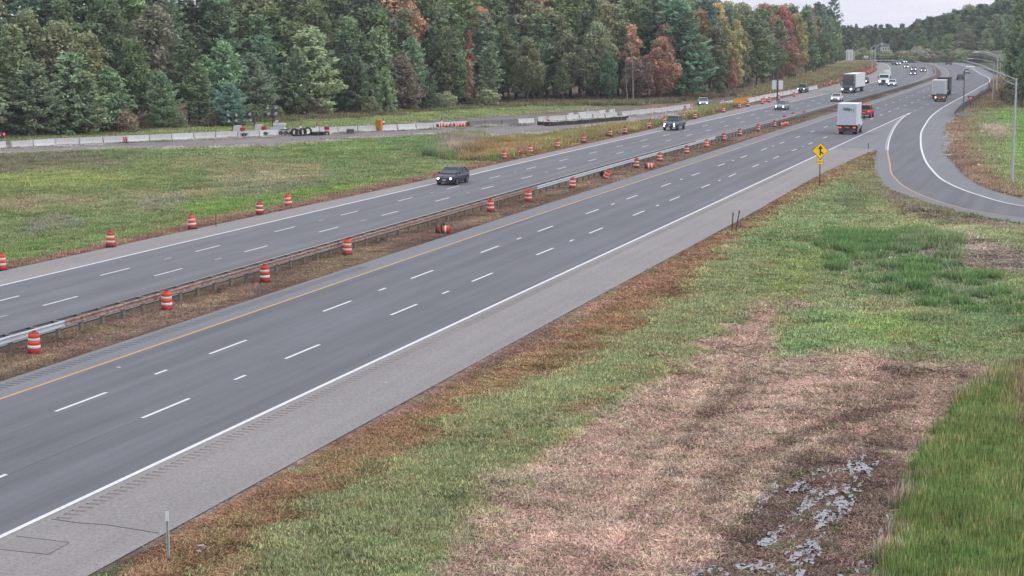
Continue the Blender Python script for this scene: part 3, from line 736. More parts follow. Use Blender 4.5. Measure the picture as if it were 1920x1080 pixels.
def broad_proto(seed, H=18, W=4.2, lo=.22, card=.5, n=5200, lobes=16, trunk=M_BARK, shape=1.0):
    r = np.random.default_rng(seed)
    tr = MB(); hb = H * lo
    tr.tube([(0, 0, -.4), (.1, .05, hb), (.15, -.1, H * .62), (.1, .0, H * .88)], [H * .014, H * .011, H * .006, .02], trunk, 7)
    C = []; SH = []
    for k in range(lobes):
        t = (k + .5) / lobes; z = hb + (H - hb) * (t ** .9) * .93
        prof = math.sin(min(1, t * .96 + .12) * math.pi) ** .6 * shape
        rr = W * prof * r.uniform(.25, .68); az = k * 2.4 + r.uniform(-.4, .4)
        c = np.array([math.cos(az) * rr, math.sin(az) * rr, z]); rad = W * r.uniform(.34, .52) * (1 - .45 * t) + .35
        tr.tube([(0, 0, max(hb * .8, z - rad * 1.6)), tuple(c - [0, 0, rad * .3])], [.09, .02], trunk, 4)
        m = int(n / lobes * (rad / (W * .4)) ** 1.4)
        d = r.normal(size=(m, 3)); d /= np.linalg.norm(d, axis=1)[:, None]
        d *= r.uniform(.55, 1.08, m)[:, None] ** .6; d[:, 2] *= .8
        bump = 1 + .25 * np.sin(d[:, :1] * 5 + k) * np.cos(d[:, 1:2] * 6)
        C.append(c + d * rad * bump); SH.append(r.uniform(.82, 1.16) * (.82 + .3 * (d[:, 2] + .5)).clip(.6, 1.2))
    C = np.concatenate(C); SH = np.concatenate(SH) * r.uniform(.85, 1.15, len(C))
    V, F, sh = cards(C, card, .25, r, SH, .8)
    return tr, crown_mesh('leaf_crown', V, F, sh, M_LEAF)

def dead_proto(seed, H=16):
    r = np.random.default_rng(seed); tr = MB()
    tr.tube([(0, 0, -.3), (.3, 0, H * .5), (.1, .2, H)], [.2, .13, .03], M_BARK_G, 6)
    for k in range(22):
        z = H * r.uniform(.3, .96); az = r.uniform(0, 6.28); L = (1.1 - z / H) * 4 * r.uniform(.5, 1)
        p = (math.cos(az) * L, math.sin(az) * L, z + L * .6)
        tr.tube([(.2, .1, z), p], [.07, .02], M_BARK_G, 4)
        tr.tube([(p[0] * .6, p[1] * .6, z + L * .36), (p[0] * .9 + .4, p[1] * .7 - .3, z + L)], [.03, .01], M_BARK_G, 3)
    return tr
def mk_proto(kind, made, H):
    tr, me = made
    tme = tr.mesh(kind + '_trunk_mesh'); me.name = kind + '_crown_mesh'
    return dict(kind=kind, trunk=tme, crown=me, H=H)
PINES = [mk_proto('pine', pine_proto(1, 20, 5.2, card=.85, dens=1.15), 20), mk_proto('pine', pine_proto(2, 20, 4.8, .12, card=.8, gaps=.24, layered=.8, dens=1.2), 20),
         mk_proto('pine', pine_proto(3, 20, 5.8, .06, card=.85, dens=1.0, layered=.8), 20), mk_proto('pine', pine_proto(4, 20, 3.8, .24, card=.75, gaps=.34, layered=.9), 20)]
YPINES = [mk_proto('young_pine', pine_proto(11, 11, 4.0, .02, card=.52, dens=2.3, layered=.3, gaps=.05, pw=.62), 11), mk_proto('young_pine', pine_proto(12, 11, 3.5, .02, card=.5, dens=2.4, layered=.3, gaps=.08, pw=.62), 11), mk_proto('young_pine', pine_proto(13, 11, 4.4, .04, card=.52, dens=2.2, layered=.5, gaps=.1, pw=.62), 11)]
BROADS = [mk_proto('maple', broad_proto(21, 18, 5.2, n=6500), 18), mk_proto('maple', broad_proto(22, 18, 4.4, .18, lobes=19, n=6000), 18),
          mk_proto('maple', broad_proto(23, 18, 5.6, .22, lobes=17, n=6800), 18), mk_proto('maple', broad_proto(24, 18, 3.0, .12, lobes=20, n=4600), 18)]
BUSHES = [mk_proto('bush', broad_proto(31, 3.2, 1.9, .02, card=.26, n=2000, lobes=11), 3.2), mk_proto('bush', broad_proto(32, 3.2, 2.4, .02, card=.26, n=2200, lobes=12), 3.2)]

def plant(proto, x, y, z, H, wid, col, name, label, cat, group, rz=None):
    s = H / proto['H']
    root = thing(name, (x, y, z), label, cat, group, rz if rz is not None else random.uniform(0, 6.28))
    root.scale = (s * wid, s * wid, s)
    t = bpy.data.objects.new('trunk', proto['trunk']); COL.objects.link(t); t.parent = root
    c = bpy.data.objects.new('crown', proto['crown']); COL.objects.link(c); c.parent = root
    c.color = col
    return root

# the wood's edge, surveyed: where the front trunks stand
EDGE = [(-160, 270), (0, 258), (250, 244), (380, 236), (480, 226), (700, 214), (900, 199), (1000, 195), (1250, 190), (1350, 178), (1430, 163), (1500, 148), (1545, 130), (1575, 119)]
SKYL = [(-300, -200), (0, -160), (400, -90), (650, -30), (780, -12), (900, -14), (1000, -14), (1100, -12), (1200, -6), (1240, 2), (1300, 5), (1340, 13), (1400, 18), (1460, 19), (1500, 21), (1530, 18), (1560, 30), (1570, 44), (1700, 44), (1720, 34), (1760, 24), (1800, 14), (1850, 10), (1875, -6), (1960, -14)]
ex, ey = zip(*EDGE); sx, sy = zip(*SKYL)
def edge_dist(px):
    g_ = G(px, float(np.interp(px, ex, ey))); return math.hypot(*g_)
GREENS = [(78, 102, 70), (70, 95, 66), (84, 108, 72), (90, 110, 68), (68, 92, 66), (94, 112, 70)]
BLUEG = [(86, 112, 82), (80, 106, 78), (94, 119, 84), (98, 120, 78)]
OLIVE = [(104, 112, 78), (96, 110, 74), (112, 116, 82), (92, 104, 74), (100, 104, 84)]
BLOBS = [(880, 75, 30, (172, 92, 84)), (730, 76, 16, (168, 92, 88)), (757, 22, 26, (178, 112, 92)), (900, 30, 26, (176, 96, 86)), (930, 42, 24, (166, 108, 88)), (845, 42, 26, (172, 148, 88)), (783, 66, 20, (170, 122, 96)),
         (880, 130, 20, (152, 104, 96)), (820, 30, 24, (138, 128, 88)), (1025, 40, 44, (168, 138, 88)), (1135, 16, 22, (176, 148, 92)), (1200, 140, 30, (122, 84, 84)), (1240, 104, 26, (180, 100, 82)), (1246, 62, 16, (168, 96, 96)), (1245, 145, 14, (178, 100, 82)),
         (1375, 125, 16, (172, 104, 90)), (1355, 40, 28, (168, 148, 92)), (1385, 62, 20, (158, 142, 82)), (1330, 60, 18, (168, 112, 96)), (1425, 52, 20, (156, 112, 96)), (1452, 60, 16, (162, 64, 84)), (1466, 92, 18, (164, 66, 86)), (1440, 76, 14, (132, 60, 88)), (1480, 58, 18, (166, 148, 84)), (1518, 40, 18, (168, 72, 80)),
         (1495, 36, 14, (160, 96, 88)), (1549, 104, 9, (176, 92, 80)), (1552, 58, 8, (150, 100, 94)), (1740, 96, 14, (134, 136, 84)), (1686, 84, 9, (158, 146, 80)), (1852, 56, 16, (156, 96, 88)), (1850, 28, 16, (146, 122, 88)), (1868, 76, 10, (150, 98, 88)), (1832, 36, 14, (140, 118, 90)),
         (10, 110, 24, (126, 92, 88)), (175, 112, 22, (112, 124, 72)), (30, 100, 22, (108, 122, 70)), (280, 135, 20, (128, 110, 80)), (1100, 90, 30, (110, 116, 84)), (1180, 70, 26, (112, 122, 82))]
LANDM = [(0, 'above the leftmost barriers'), (240, 'left of the light towers'), (440, 'behind the first light tower'), (520, 'behind the trailer light tower'), (600, 'behind the coiled black pipes'),
         (710, 'behind the yellow barricade'), (830, 'behind the lying red drums'), (940, 'past the lying red drums'), (1040, 'at the silt fence start'), (1130, 'behind the silt fence'), (1230, 'behind the work road cones'),
         (1319, 'behind the work road car'), (1390, 'behind the orange water barriers'), (1457, 'behind the twin white sign backs'), (1507, 'behind the dark jeep'), (1560, 'above the semi trailer'), (1595, 'behind the tall sign backs'),
         (1640, 'behind the far lamp cluster'), (1680, 'behind the far headlights'), (1725, 'above the rock outcrop'), (1780, 'above the far bend'), (1840, 'behind the right lamp cluster'), (1900, 'behind the tall lamp post')]
def place_phrase(px):
    return min(LANDM, key=lambda t: abs(t[0] - px))[1]
def colour_word(c):
    r, g_, b = c
    if r > g_ * 1.45 and b > g_ * 1.15: return 'crimson'
    if r > g_ * 1.35: return 'red'
    if r > g_ * 1.15 and b < g_ * .8: return 'golden'
    if r > g_ * 1.1: return 'rusty brown'
    if r > 100 and b < 90: return 'yellowish green'
    if b > g_ * .84: return 'bluish green'
    return 'dark green' if g_ < 100 else 'green'
used_lab = {}
trees = []
def add_tree(px, d, H, kind, col=None, wid=None, protos=None, zb=None, row='front'):
    x, y = at_dist(px, d)
    if float(road_gap(np.array([x]), np.array([y]))[0]) < 4 and 'roadside' not in row and 'rocks' not in row: return None
    z = float(relief(np.array([x]), np.array([y]))[0]) if zb is None else zb
    cy_ = 48 - ((z + H * .72) - CAMH) / d * FOC       # picture height of the crown's middle
    if col is None:
        if kind == 'maple':
            best = None
            for bx, by, br, bc in BLOBS:
                q = math.hypot((px - bx) / 1.0, (cy_ - by) / 1.3) / (br * .9)
                if q < 1 and (best is None or q < best[0]): best = (q, bc)
            col = tuple(q_ * .72 + o_ * .28 for q_, o_ in zip(best[1], (112, 110, 78))) if best and random.random() < .6 else (random.choice([(154, 114, 86), (150, 106, 84), (152, 132, 84), (138, 108, 90)]) if 760 < px < 1560 and random.random() < .10 else random.choice(OLIVE if random.random() < .6 else GREENS))
        elif kind == 'bush': col = random.choice([(118, 118, 92), (106, 118, 86), (126, 114, 96), (98, 112, 82), (120, 128, 88)])
        else: col = random.choice(BLUEG if (kind == 'young_pine' and px < 800) else GREENS)
    jit = random.uniform(.88, 1.12)
    mm = {'bush': .6, 'maple': .56}.get(kind, .46)
    lum = .3 * col[0] + .6 * col[1] + .1 * col[2]
    c = S(*[min(255, max(0, (q * .66 + lum * .34) * jit + random.uniform(-4, 4))) for q in col], m=mm)
    protos = protos or {'pine': PINES, 'young_pine': YPINES, 'maple': BROADS, 'bush': BUSHES}[kind]
    p = random.choice(protos)
    W = wid or random.uniform(.88, 1.2)
    size = 'tall' if H > 15 else ('mid-sized' if H > 8 else 'small')
    nm, cat = {'pine': ('pine_tree', 'pine tree'), 'young_pine': ('young_pine_tree', 'pine tree'), 'maple': ('maple_tree', 'tree'), 'bush': ('bush', 'bush')}[kind]
    word = {'pine': 'shaggy pine', 'young_pine': 'full young pine', 'maple': 'leafy tree', 'bush': 'rounded bush'}[kind]
    lab = f"{size} {colour_word(col)} {word} {place_phrase(px)}, {row}"
    o = plant(p, x, y, z, H, W, c, nm, lab, cat, None)
    trees.append((o, lab, kind))
    return o
def jitter_px(px, d, m): return px + random.uniform(-m, m) * FOC / d

# rows of the wood on the far side of the road
def wood_row(depth, spacing, hmin, hmax, mix, x0, x1, rowname, under_sky=True):
    px = x0
    while px < x1:
        d = edge_dist(px) + depth + random.uniform(-2.5, 2.5)
        k = random.choices([m[0] for m in mix], [m[1](px) for m in mix])[0]
        H = random.uniform(hmin, hmax)
        zmax = top_z(float(np.interp(px, sx, sy)) + (random.uniform(-12, 1) if k == 'pine' else random.uniform(-3, 5)), d)
        if under_sky: H = min(H, zmax + (1.4 if k == 'maple' else 0))
        if k == 'young_pine': H = min(H, 14)
        add_tree(jitter_px(px, d, spacing * .25), d, H, k, row=rowname)
        px += spacing * random.uniform(.8, 1.2) * FOC / d
pL = lambda px: 1.0
left = lambda px: 1.0 if px < 800 else .15
mid = lambda px: .3 if px < 650 else 2.2
wood_row(-3, 6.5, 1.8, 3.4, [('bush', pL)], 230, 960, 'at the lawn edge')
wood_row(0, 6.4, 7, 12, [('young_pine', lambda p: 1 if p < 960 else .12), ('maple', lambda p: .08 if p < 960 else .8), ('pine', lambda p: .2 if p < 400 else .35)], -60, 1560, 'front row')
wood_row(6, 6.0, 11.5, 15.5, [('young_pine', lambda p: .9 if p < 800 else .1), ('maple', lambda p: .2 if p < 650 else 1.4), ('pine', lambda p: 1 if p < 400 else .4)], -60, 1562, 'second row')
wood_row(13, 5.6, 16, 19, [('maple', lambda px: 1.0 if px < 650 else 2.2), ('pine', pL)], -80, 1562, 'third row')
wood_row(22, 5.4, 20, 24, [('maple', lambda px: .9 if px < 650 else 2.2), ('pine', pL)], -100, 1562, 'fourth row')
wood_row(33, 6.5, 22, 30, [('pine', pL), ('maple', lambda p: .35)], -100, 1562, 'rear row')
wood_row(39, 4.4, 24, 34, [('maple', pL), ('pine', lambda p: .2)], 560, 1562, 'deep in the wood')
wood_row(45, 4.4, 24, 34, [('maple', pL)], 560, 1562, 'deepest in the wood')
# particular trees the eye finds
def feature(px, ytop, dd, kind, col, wid, row, protos=None):
    d = edge_dist(px) + dd
    if kind == 'maple': col = tuple(q_ * .74 + o_ * .26 for q_, o_ in zip(col, (112, 108, 84)))
    add_tree(px, d, top_z(ytop, d), kind, col, wid, protos, row=row)
feature(880, 52, 9, 'maple', (174, 96, 86), .55, 'slender and bright', [BROADS[3]])
feature(878, 108, 1.5, 'maple', (150, 106, 98), .8, 'thin and fading', [BROADS[3]])
feature(755, 102, 0, 'young_pine', (112, 98, 92), 1.1, 'browning and drooping')
feature(728, 62, 15, 'maple', (168, 90, 86), .8, 'small crown between pines')
feature(757, 4, 24, 'maple', (178, 108, 90), .9, 'high against the sky')
feature(900, 12, 20, 'maple', (178, 92, 84), .9, 'high beside a yellow tree')
feature(848, 22, 18, 'maple', (172, 146, 84), .9, 'beside the red maples')
feature(1022, 16, 22, 'maple', (156, 132, 84), 1.3, 'broad golden crown')
feature(1135, 2, 14, 'maple', (150, 134, 86), .9, 'tip against the sky')
feature(1195, 112, 1, 'maple', (122, 82, 84), 1.5, 'dark and spreading at the wood edge')
feature(1238, 92, 3, 'maple', (172, 104, 84), .8, 'bright at the wood edge')
feature(1246, 44, 9, 'maple', (170, 94, 92), .8, 'over the salmon one')
feature(1374, 104, 1, 'maple', (176, 104, 88), .7, 'narrow at the wood edge')
feature(1352, 28, 18, 'maple', (164, 148, 88), .9, 'high yellow crown')
feature(1384, 48, 10, 'maple', (160, 142, 80), .8, 'yellow fading')
feature(1450, 42, 15, 'maple', (164, 62, 84), .6, 'vivid crown')
feature(1466, 82, 7, 'maple', (166, 66, 86), .5, 'vivid crown lower down')
feature(1518, 28, 18, 'maple', (172, 70, 80), .6, 'round vivid crown by the tall pine')
feature(1561, -4, 4, 'pine', (60, 86, 80), .85, 'tallest, standing alone above the rest', [PINES[3]])
feature(1532, 4, 14, 'pine', (64, 90, 80), .8, 'spiky top beside the tallest one', [PINES[1]])
feature(1512, 8, 16, 'pine', (64, 90, 80), .8, 'spiky top further along', [PINES[3]])
feature(1323, -2, 15, 'pine', (64, 90, 80), .8, 'spiky top against the sky', [PINES[1]])
feature(1365, 10, 16, 'pine', (64, 90, 80), .6, 'thin top against the sky', [PINES[3]])
feature(1270, 0, 6, 'pine', (72, 104, 82), 1.3, 'broad and layered', [PINES[2]])
feature(1300, 60, 1, 'pine', (76, 108, 84), 1.2, 'broad and dense at the front', [PINES[0]])
feature(430, 150, -9, 'young_pine', (84, 118, 96), 1.25, 'standing forward of the wood alone')
feature(160, 130, -4, 'pine', (112, 124, 76), 1.3, 'pale drooping boughs', [PINES[2]])
feature(915, 168, -6, 'bush', (132, 138, 96), 1.5, 'large round one at the lawn')
feature(820, 176, -5, 'bush', (108, 122, 88), 1.3, 'left of the large round bush')
dm = dead_proto(5); dme = dm.mesh('dead_tree_mesh')
for px_, yt, dd in ((1188, 62, -1), (1178, 110, -3)):
    d = edge_dist(px_) + dd; x, y = at_dist(px_, d); H = top_z(yt, d)
    o = bpy.data.objects.new('dead_tree', dme); COL.objects.link(o); o.location = (x, y, 0); s = H / 16; o.scale = (s, s, s); o.rotation_euler = (0, .06 * (1 if yt > 100 else -1), px_)
    tag(o, 'bare grey dead tree rising to the canopy among green trees' if yt < 100 else 'shorter bare grey snag leaning at the wood edge', 'dead tree')

# trees on the right bank and on the hill beyond the bend
for px_ in (1697, 1711, 1730, 1752):
    d = random.uniform(712, 716); add_tree(px_, d, random.uniform(1.4, 3.2), 'bush', random.choice([(110, 122, 84), (124, 128, 84), (94, 110, 80)]), 1.3, row='growing over the rocks')
for px_ in (1722, 1740):
    add_tree(px_, 745, top_z(random.uniform(84, 92), 745), 'bush', random.choice([(110, 122, 84), (134, 132, 84)]), 1.2, row='on top of the rocks')
for px_, ybase, ytop, k, col in [(1889, 160, 124, 'bush', (84, 110, 72)), (1894, 176, 44, 'pine', None), (1902, 186, 8, 'pine', None), (1912, 192, 60, 'maple', (96, 104, 78)), (1925, 200, -6, 'pine', None),
                                 (1908, 196, 160, 'bush', (112, 100, 84)), (1895, 190, 150, 'bush', (122, 108, 88)), (1918, 200, 150, 'bush', (96, 104, 78)), (1888, 172, 140, 'bush', (118, 110, 94)), (1940, 205, 20, 'maple', None), (1955, 205, -20, 'pine', None),
                                 (1892, 150, 128, 'bush', (104, 98, 84)), (1897, 150, 30, 'pine', None), (1898, 168, -10, 'pine', None), (1935, 190, -30, 'pine', None)]:
    px_ += 14 if k != 'bush' else 3; gxy = G(px_, ybase); d = math.hypot(*gxy); add_tree(px_, d, top_z(ytop, d), k, col, .7 if k != 'bush' else None, row='on the right bank')
def hill_row(d, spacing, x0, x1, yfun, rowname, mix=(('pine', .6), ('maple', .4))):
    px = x0
    while px < x1:
        dd = d + random.uniform(-8, 8); x, y = at_dist(px, dd); z = float(relief(np.array([x]), np.array([y]))[0])
        H = max(4, top_z(yfun(px) + random.uniform(-4, 7), dd) - z)
        add_tree(px, dd, H, random.choices([m[0] for m in mix], [m[1] for m in mix])[0], None, random.uniform(1.0, 1.5), row=rowname)
        px += spacing * random.uniform(.75, 1.25) * FOC / dd
hill_row(719, 2.6, 1572, 1700, lambda p: 108 + random.uniform(-6, 2), 'lining the bend', (('bush', .9), ('maple', .1)))
hill_row(719, 2.6, 1758, 1880, lambda p: 108 + random.uniform(-6, 2), 'lining the bend', (('bush', .9), ('maple', .1)))
hill_row(728, 3.4, 1572, 1880, lambda p: 99 + random.uniform(-6, 5), 'at the roadside of the bend', (('bush', .85), ('maple', .15)))
hill_row(735, 6, 1576, 1920, lambda p: 93 if 1640 < p < 1680 else np.interp(p, [1570, 1620, 1700, 1725, 1760, 1850, 1920], [82, 84, 96, 96, 92, 88, 80]), 'at the foot of the hill', (('pine', .2), ('maple', .6), ('bush', .5)))
hill_row(765, 7, 1570, 1960, lambda p: 91 if 1640 < p < 1680 else np.interp(p, [1570, 1620, 1690, 1725, 1760, 1850, 1920], [70, 68, 80, 66, 60, 55, 40]), 'low on the hill')
hill_row(812, 7, 1566, 1960, lambda p: np.interp(p, [1570, 1620, 1690, 1725, 1760, 1850, 1920], [58, 60, 62, 48, 40, 30, 20]), 'halfway up the hill')
hill_row(850, 7.5, 1690, 1960, lambda p: np.interp(p, sx, sy), 'on the hill crest')
# ------------------------------------------------------------------ point scatter through geometry nodes (uncountable growth only)
def scatter(name, proto_mesh, P, rot, scl, tint, label):
    src = bpy.data.objects.new(name + '_source', proto_mesh)
    me = bpy.data.meshes.new(name); n = len(P)
    me.vertices.add(n); me.vertices.foreach_set('co', np.asarray(P, np.float32).ravel())
    for an, ty, dat in (('rot', 'FLOAT_VECTOR', rot), ('scl', 'FLOAT_VECTOR', scl), ('tint', 'FLOAT_COLOR', tint)):
        a = me.attributes.new(an, ty, 'POINT')
        a.data.foreach_set('vector' if ty == 'FLOAT_VECTOR' else 'color', np.asarray(dat, np.float32).ravel())
    o = bpy.data.objects.new(name, me); COL.objects.link(o)
    ng = bpy.data.node_groups.new(name, 'GeometryNodeTree')
    ng.interface.new_socket('Geometry', in_out='INPUT', socket_type='NodeSocketGeometry')
    ng.interface.new_socket('Geometry', in_out='OUTPUT', socket_type='NodeSocketGeometry')
    a = ng.nodes; l = ng.links
    gi = a.new('NodeGroupInput'); go = a.new('NodeGroupOutput')
    oi = a.new('GeometryNodeObjectInfo'); oi.inputs['Object'].default_value = src
    ip = a.new('GeometryNodeInstanceOnPoints')
    r_ = a.new('GeometryNodeInputNamedAttribute'); r_.data_type = 'FLOAT_VECTOR'; r_.inputs['Name'].default_value = 'rot'
    s_ = a.new('GeometryNodeInputNamedAttribute'); s_.data_type = 'FLOAT_VECTOR'; s_.inputs['Name'].default_value = 'scl'
    l.new(gi.outputs[0], ip.inputs['Points']); l.new(oi.outputs['Geometry'], ip.inputs['Instance'])
    l.new(r_.outputs['Attribute'], ip.inputs['Rotation']); l.new(s_.outputs['Attribute'], ip.inputs['Scale'])
    l.new(ip.outputs[0], go.inputs[0])
    md = o.modifiers.new('growth', 'NODES'); md.node_group = ng
    return tag(o, label, None, None, 'stuff')

# the wooded skyline far beyond
def far_mesh(seed, pine=True):
    tr, me = pine_proto(seed, 18, 3.4, .1, card=1.1, dens=.5) if pine else broad_proto(seed, 16, 4.2, .1, card=.95, n=1300, lobes=12)
    me.materials.clear(); me.materials.append(M_LEAF_I); return me
for k, pine in enumerate((True, False)):
    n = 2600 if pine else 1700
    px = rng.uniform(1500, 2000, n); d = rng.uniform(820, 1500, n)
    xy = np.array([at_dist(a, b) for a, b in zip(px, d)])
    z = relief(xy[:, 0], xy[:, 1])
    ytop = np.interp(px, sx, sy) + 5 + np.abs(rng.normal(0, 9, n)) - 7 * (rng.uniform(0, 1, n) < .03) + np.interp(px, [1560, 1580, 1690, 1720], [0, 2, 2, 0])
    H = np.clip(CAMH + (48 - ytop) / FOC * d - z, 6, 24)
    c = np.array([S(*(GREENS[i % 6] if pine else OLIVE[i % 5]), m=.98)[:3] for i in range(n)]) * np.array([.92, .95, 1.25]) * rng.uniform(.75, 1.2, n)[:, None]  # blue shift paints distance haze into the foliage colour
    s = H / (18 if pine else 16)
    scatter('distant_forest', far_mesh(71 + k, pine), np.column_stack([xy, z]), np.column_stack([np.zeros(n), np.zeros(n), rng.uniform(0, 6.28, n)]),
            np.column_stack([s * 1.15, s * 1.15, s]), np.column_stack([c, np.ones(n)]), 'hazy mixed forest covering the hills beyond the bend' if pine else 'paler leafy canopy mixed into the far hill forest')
# ------------------------------------------------------------------ grass, straw and weeds (nobody could count them)
M_BLADE = bpy.data.materials.new('grass_blades')
def _blade_mat(m):
    m.use_nodes = True; t = m.node_tree; n = t.nodes; l = t.links; n.clear()
    o = n.new('ShaderNodeOutputMaterial'); a = n.new('ShaderNodeAttribute'); a.attribute_type = 'INSTANCER'; a.attribute_name = 'tint'
    s = n.new('ShaderNodeAttribute'); s.attribute_name = 'shade'
    sc = n.new('ShaderNodeVectorMath'); sc.operation = 'SCALE'; l.new(a.outputs['Color'], sc.inputs[0]); l.new(s.outputs['Fac'], sc.inputs['Scale'])
    d = n.new('ShaderNodeBsdfDiffuse'); tr = n.new('ShaderNodeBsdfTranslucent'); mi = n.new('ShaderNodeMixShader'); mi.inputs[0].default_value = .3
    l.new(sc.outputs[0], d.inputs[0]); l.new(sc.outputs[0], tr.inputs[0]); l.new(d.outputs[0], mi.inputs[1]); l.new(tr.outputs[0], mi.inputs[2]); l.new(mi.outputs[0], o.inputs['Surface'])
_blade_mat(M_BLADE)
def blade_patch(name, seed, n, rad, h0, h1, w, lie, sh=(.7, 1.35), tip=1.15):
    r = np.random.default_rng(seed)
    q = np.sqrt(r.uniform(0, 1, n)) * rad; a = r.uniform(0, 6.28, n)
    b = np.stack([q * np.cos(a), q * np.sin(a), np.zeros(n)], 1)
    L = r.uniform(h0, h1, n); az = r.uniform(0, 6.28, n); el = np.clip(r.normal(lie, .22, n), .03, 1.5)
    d = np.stack([np.cos(az) * np.cos(el), np.sin(az) * np.cos(el), np.sin(el)], 1)
    s = np.stack([-np.sin(az), np.cos(az), np.zeros(n)], 1) * w * r.uniform(.6, 1.3, n)[:, None]
    b[:, 2] += r.uniform(0, .03, n)
    mid = b + d * L[:, None] * .55; end = b + d * L[:, None]; end[:, 2] -= L * .10
    V = np.stack([b - s, b + s, mid + s * .7, end, mid - s * .7], 1).reshape(-1, 3)
    F = []
    i = np.arange(n) * 5
    tri = np.concatenate([np.stack([i, i + 1, i + 2], 1), np.stack([i, i + 2, i + 4], 1), np.stack([i + 4, i + 2, i + 3], 1)])
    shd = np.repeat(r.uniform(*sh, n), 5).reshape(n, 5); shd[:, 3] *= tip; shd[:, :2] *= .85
    return numesh(name, V, tri, M_BLADE, {'shade': ('FLOAT', shd.ravel())})
TURF = blade_patch('turf_patch', 1, 120, .55, .05, .15, .014, .8, (.5, 1.65))
STRAWP = blade_patch('straw_patch', 2, 70, .34, .06, .18, .012, .2, (.35, 1.9))
TALLP = blade_patch('tall_patch', 3, 90, .42, .20, .55, .012, 1.22, (.45, 1.6), 1.4)
WEEDP = blade_patch('weed_patch', 4, 60, .6, .35, .95, .03, 1.15, (.6, 1.4), 1.2)
def keep_off_roads(x, y, m=.12): return road_gap(x, y) > m - .42 * np.clip(fbm(x * .6, y * .55, 44, 3) * 2.4 - 1.0, 0, 1) * (m < .2)
BARE = [z[0] for z in ZONES if np.allclose(z[1], S(*GRAVEL)[:3]) or np.allclose(z[1], S(150, 144, 146)[:3])]
def bare(x, y):
    u, v = PJ(x, y); m = np.zeros(len(x), bool)
    for P in BARE: m |= in_poly(u, v, P) < (vnoise(x * 2, y * 2, 6) - .6) * 5
    return m
def spread(n, xr, yr, ref, seed, extra=None):
    r = np.random.default_rng(seed)
    x = r.uniform(*xr, n); y = r.uniform(*yr, n); u, v = PJ(x, y); d = np.hypot(x, y)
    k = (in_poly(u, v, np.array([(1766,238),(1777,232),(1792,262),(1793,292),(1768,288)], float)) > 0) & (u > -60) & (u < 1980) & (v < 1150) & (r.uniform(0, 1, n) < (ref / np.maximum(d, ref)) ** 1.6) & keep_off_roads(x, y)
    x, y, d = x[k], y[k], d[k]
    b_ = bare(x, y); x, y, d = x[~b_], y[~b_], d[~b_]
    if extra is not None:
        m = extra(x, y); x, y, d = x[m], y[m], d[m]
    return x, y, d, r
def lay(name, patch, x, y, d, r, ref, label, gain=1.12, hs=1.0, tone=None):
    z = relief(x, y); n = len(x); c = (zone_colour(x, y) if tone is None else (np.array(S(*tone)[:3]) * .75 + zone_colour(x, y) * .25)) * gain * r.uniform(.74, 1.3, n)[:, None]; gl_ = c.mean(1)[:, None]; c = c * .85 + gl_ * .15
    edge = np.clip((road_gap(x, y) - .05) / .9, .12, 1)
    c *= 1 + r.normal(0, .05, (n, 3))
    od = r.uniform(0, 1, n)      # odd tufts: dead stems in the green, fresh sprigs in the straw
    if name == 'tall_grass': c[od < .10] = np.array(S(172, 158, 112)[:3]) * 2.0
    elif name == 'dry_straw': c[od < .035] = np.array(S(112, 132, 80)[:3]) * 2.0; c[od > .93] *= .45
    elif name in ('short_grass', 'basin_grass'): c[od < .08] = np.array(S(160, 146, 112)[:3]) * 2.2; c[od > .94] *= .5
    s = (np.maximum(d, ref) / ref) ** .8 * r.uniform(.75, 1.3, n) * (.35 + .65 * edge)
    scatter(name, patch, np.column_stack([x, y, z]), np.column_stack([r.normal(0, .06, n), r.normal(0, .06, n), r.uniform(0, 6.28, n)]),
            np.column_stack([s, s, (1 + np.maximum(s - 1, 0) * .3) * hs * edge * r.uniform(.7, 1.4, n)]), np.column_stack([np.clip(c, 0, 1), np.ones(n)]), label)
def zone_of(c): return next(z[0] for z in ZONES if np.allclose(z[1], S(*c)[:3]))
TP = zone_of(TALL)
def in_tall(x, y): u, v = PJ(x, y); return in_poly(u, v, TP) < (fbm(x * 1.4, y * .9, 5) - .5) * 60 + (vnoise(x * 5, y * 5, 12) - .5) * 22
def is_straw(x, y, k=1.04):
    c = zone_colour(x, y); w = vnoise(x * 1.7, y * 1.7, 77)
    return c[:, 0] > c[:, 1] * (k + .18 * (w - .5) * 2)
REF = 60
WET = [([(1622, 862), (1602, 895), (1570, 950), (1530, 1000), (1505, 1040), (1480, 1095)], .34), ([(1562, 884), (1530, 905), (1496, 918)], .42), ([(1560, 890), (1500, 960), (1450, 1012)], .25), ([(1470, 1005), (1440, 1015)], .35),
    ([(1712, 895), (1692, 935), (1670, 985), (1652, 1040), (1642, 1095)], .22), ([(1330, 1078), (1430, 1064)], .5), ([(1585, 1078), (1640, 1062)], .3), ([(1430, 880), (1490, 845)], .14), ([(1450, 900), (1420, 960)], .2)]
WET = [([G(*p) for p in pts], w) for pts, w in WET]
def wet(X_, Y_):
    m = np.zeros(len(X_), bool)
    for gp, w in WET:
        dmin = np.full(len(X_), 99.)
        for i in range(len(gp) - 1):
            a = np.array(gp[i]); e = np.array(gp[i + 1]) - a; t = np.clip(((X_ - a[0]) * e[0] + (Y_ - a[1]) * e[1]) / (e @ e), 0, 1)
            dmin = np.minimum(dmin, np.hypot(X_ - a[0] - e[0] * t, Y_ - a[1] - e[1] * t))
        k = fbm(X_ * 1.5, Y_ * .8, 5, 3) * .4 + fbm(X_ * 8.5, Y_ * 2.6, 14, 4) * .6 > .492 + (dmin / w) ** 2 * .07
        m |= k & (vnoise(X_ * 14, Y_ * 14, 3) > .26) & (dmin < w * 1.5)
    return m
x, y, d, r = spread(620000, (-30, 14), (34, 215), REF, 101, lambda x, y: ~in_tall(x, y) & ~wet(x, y))
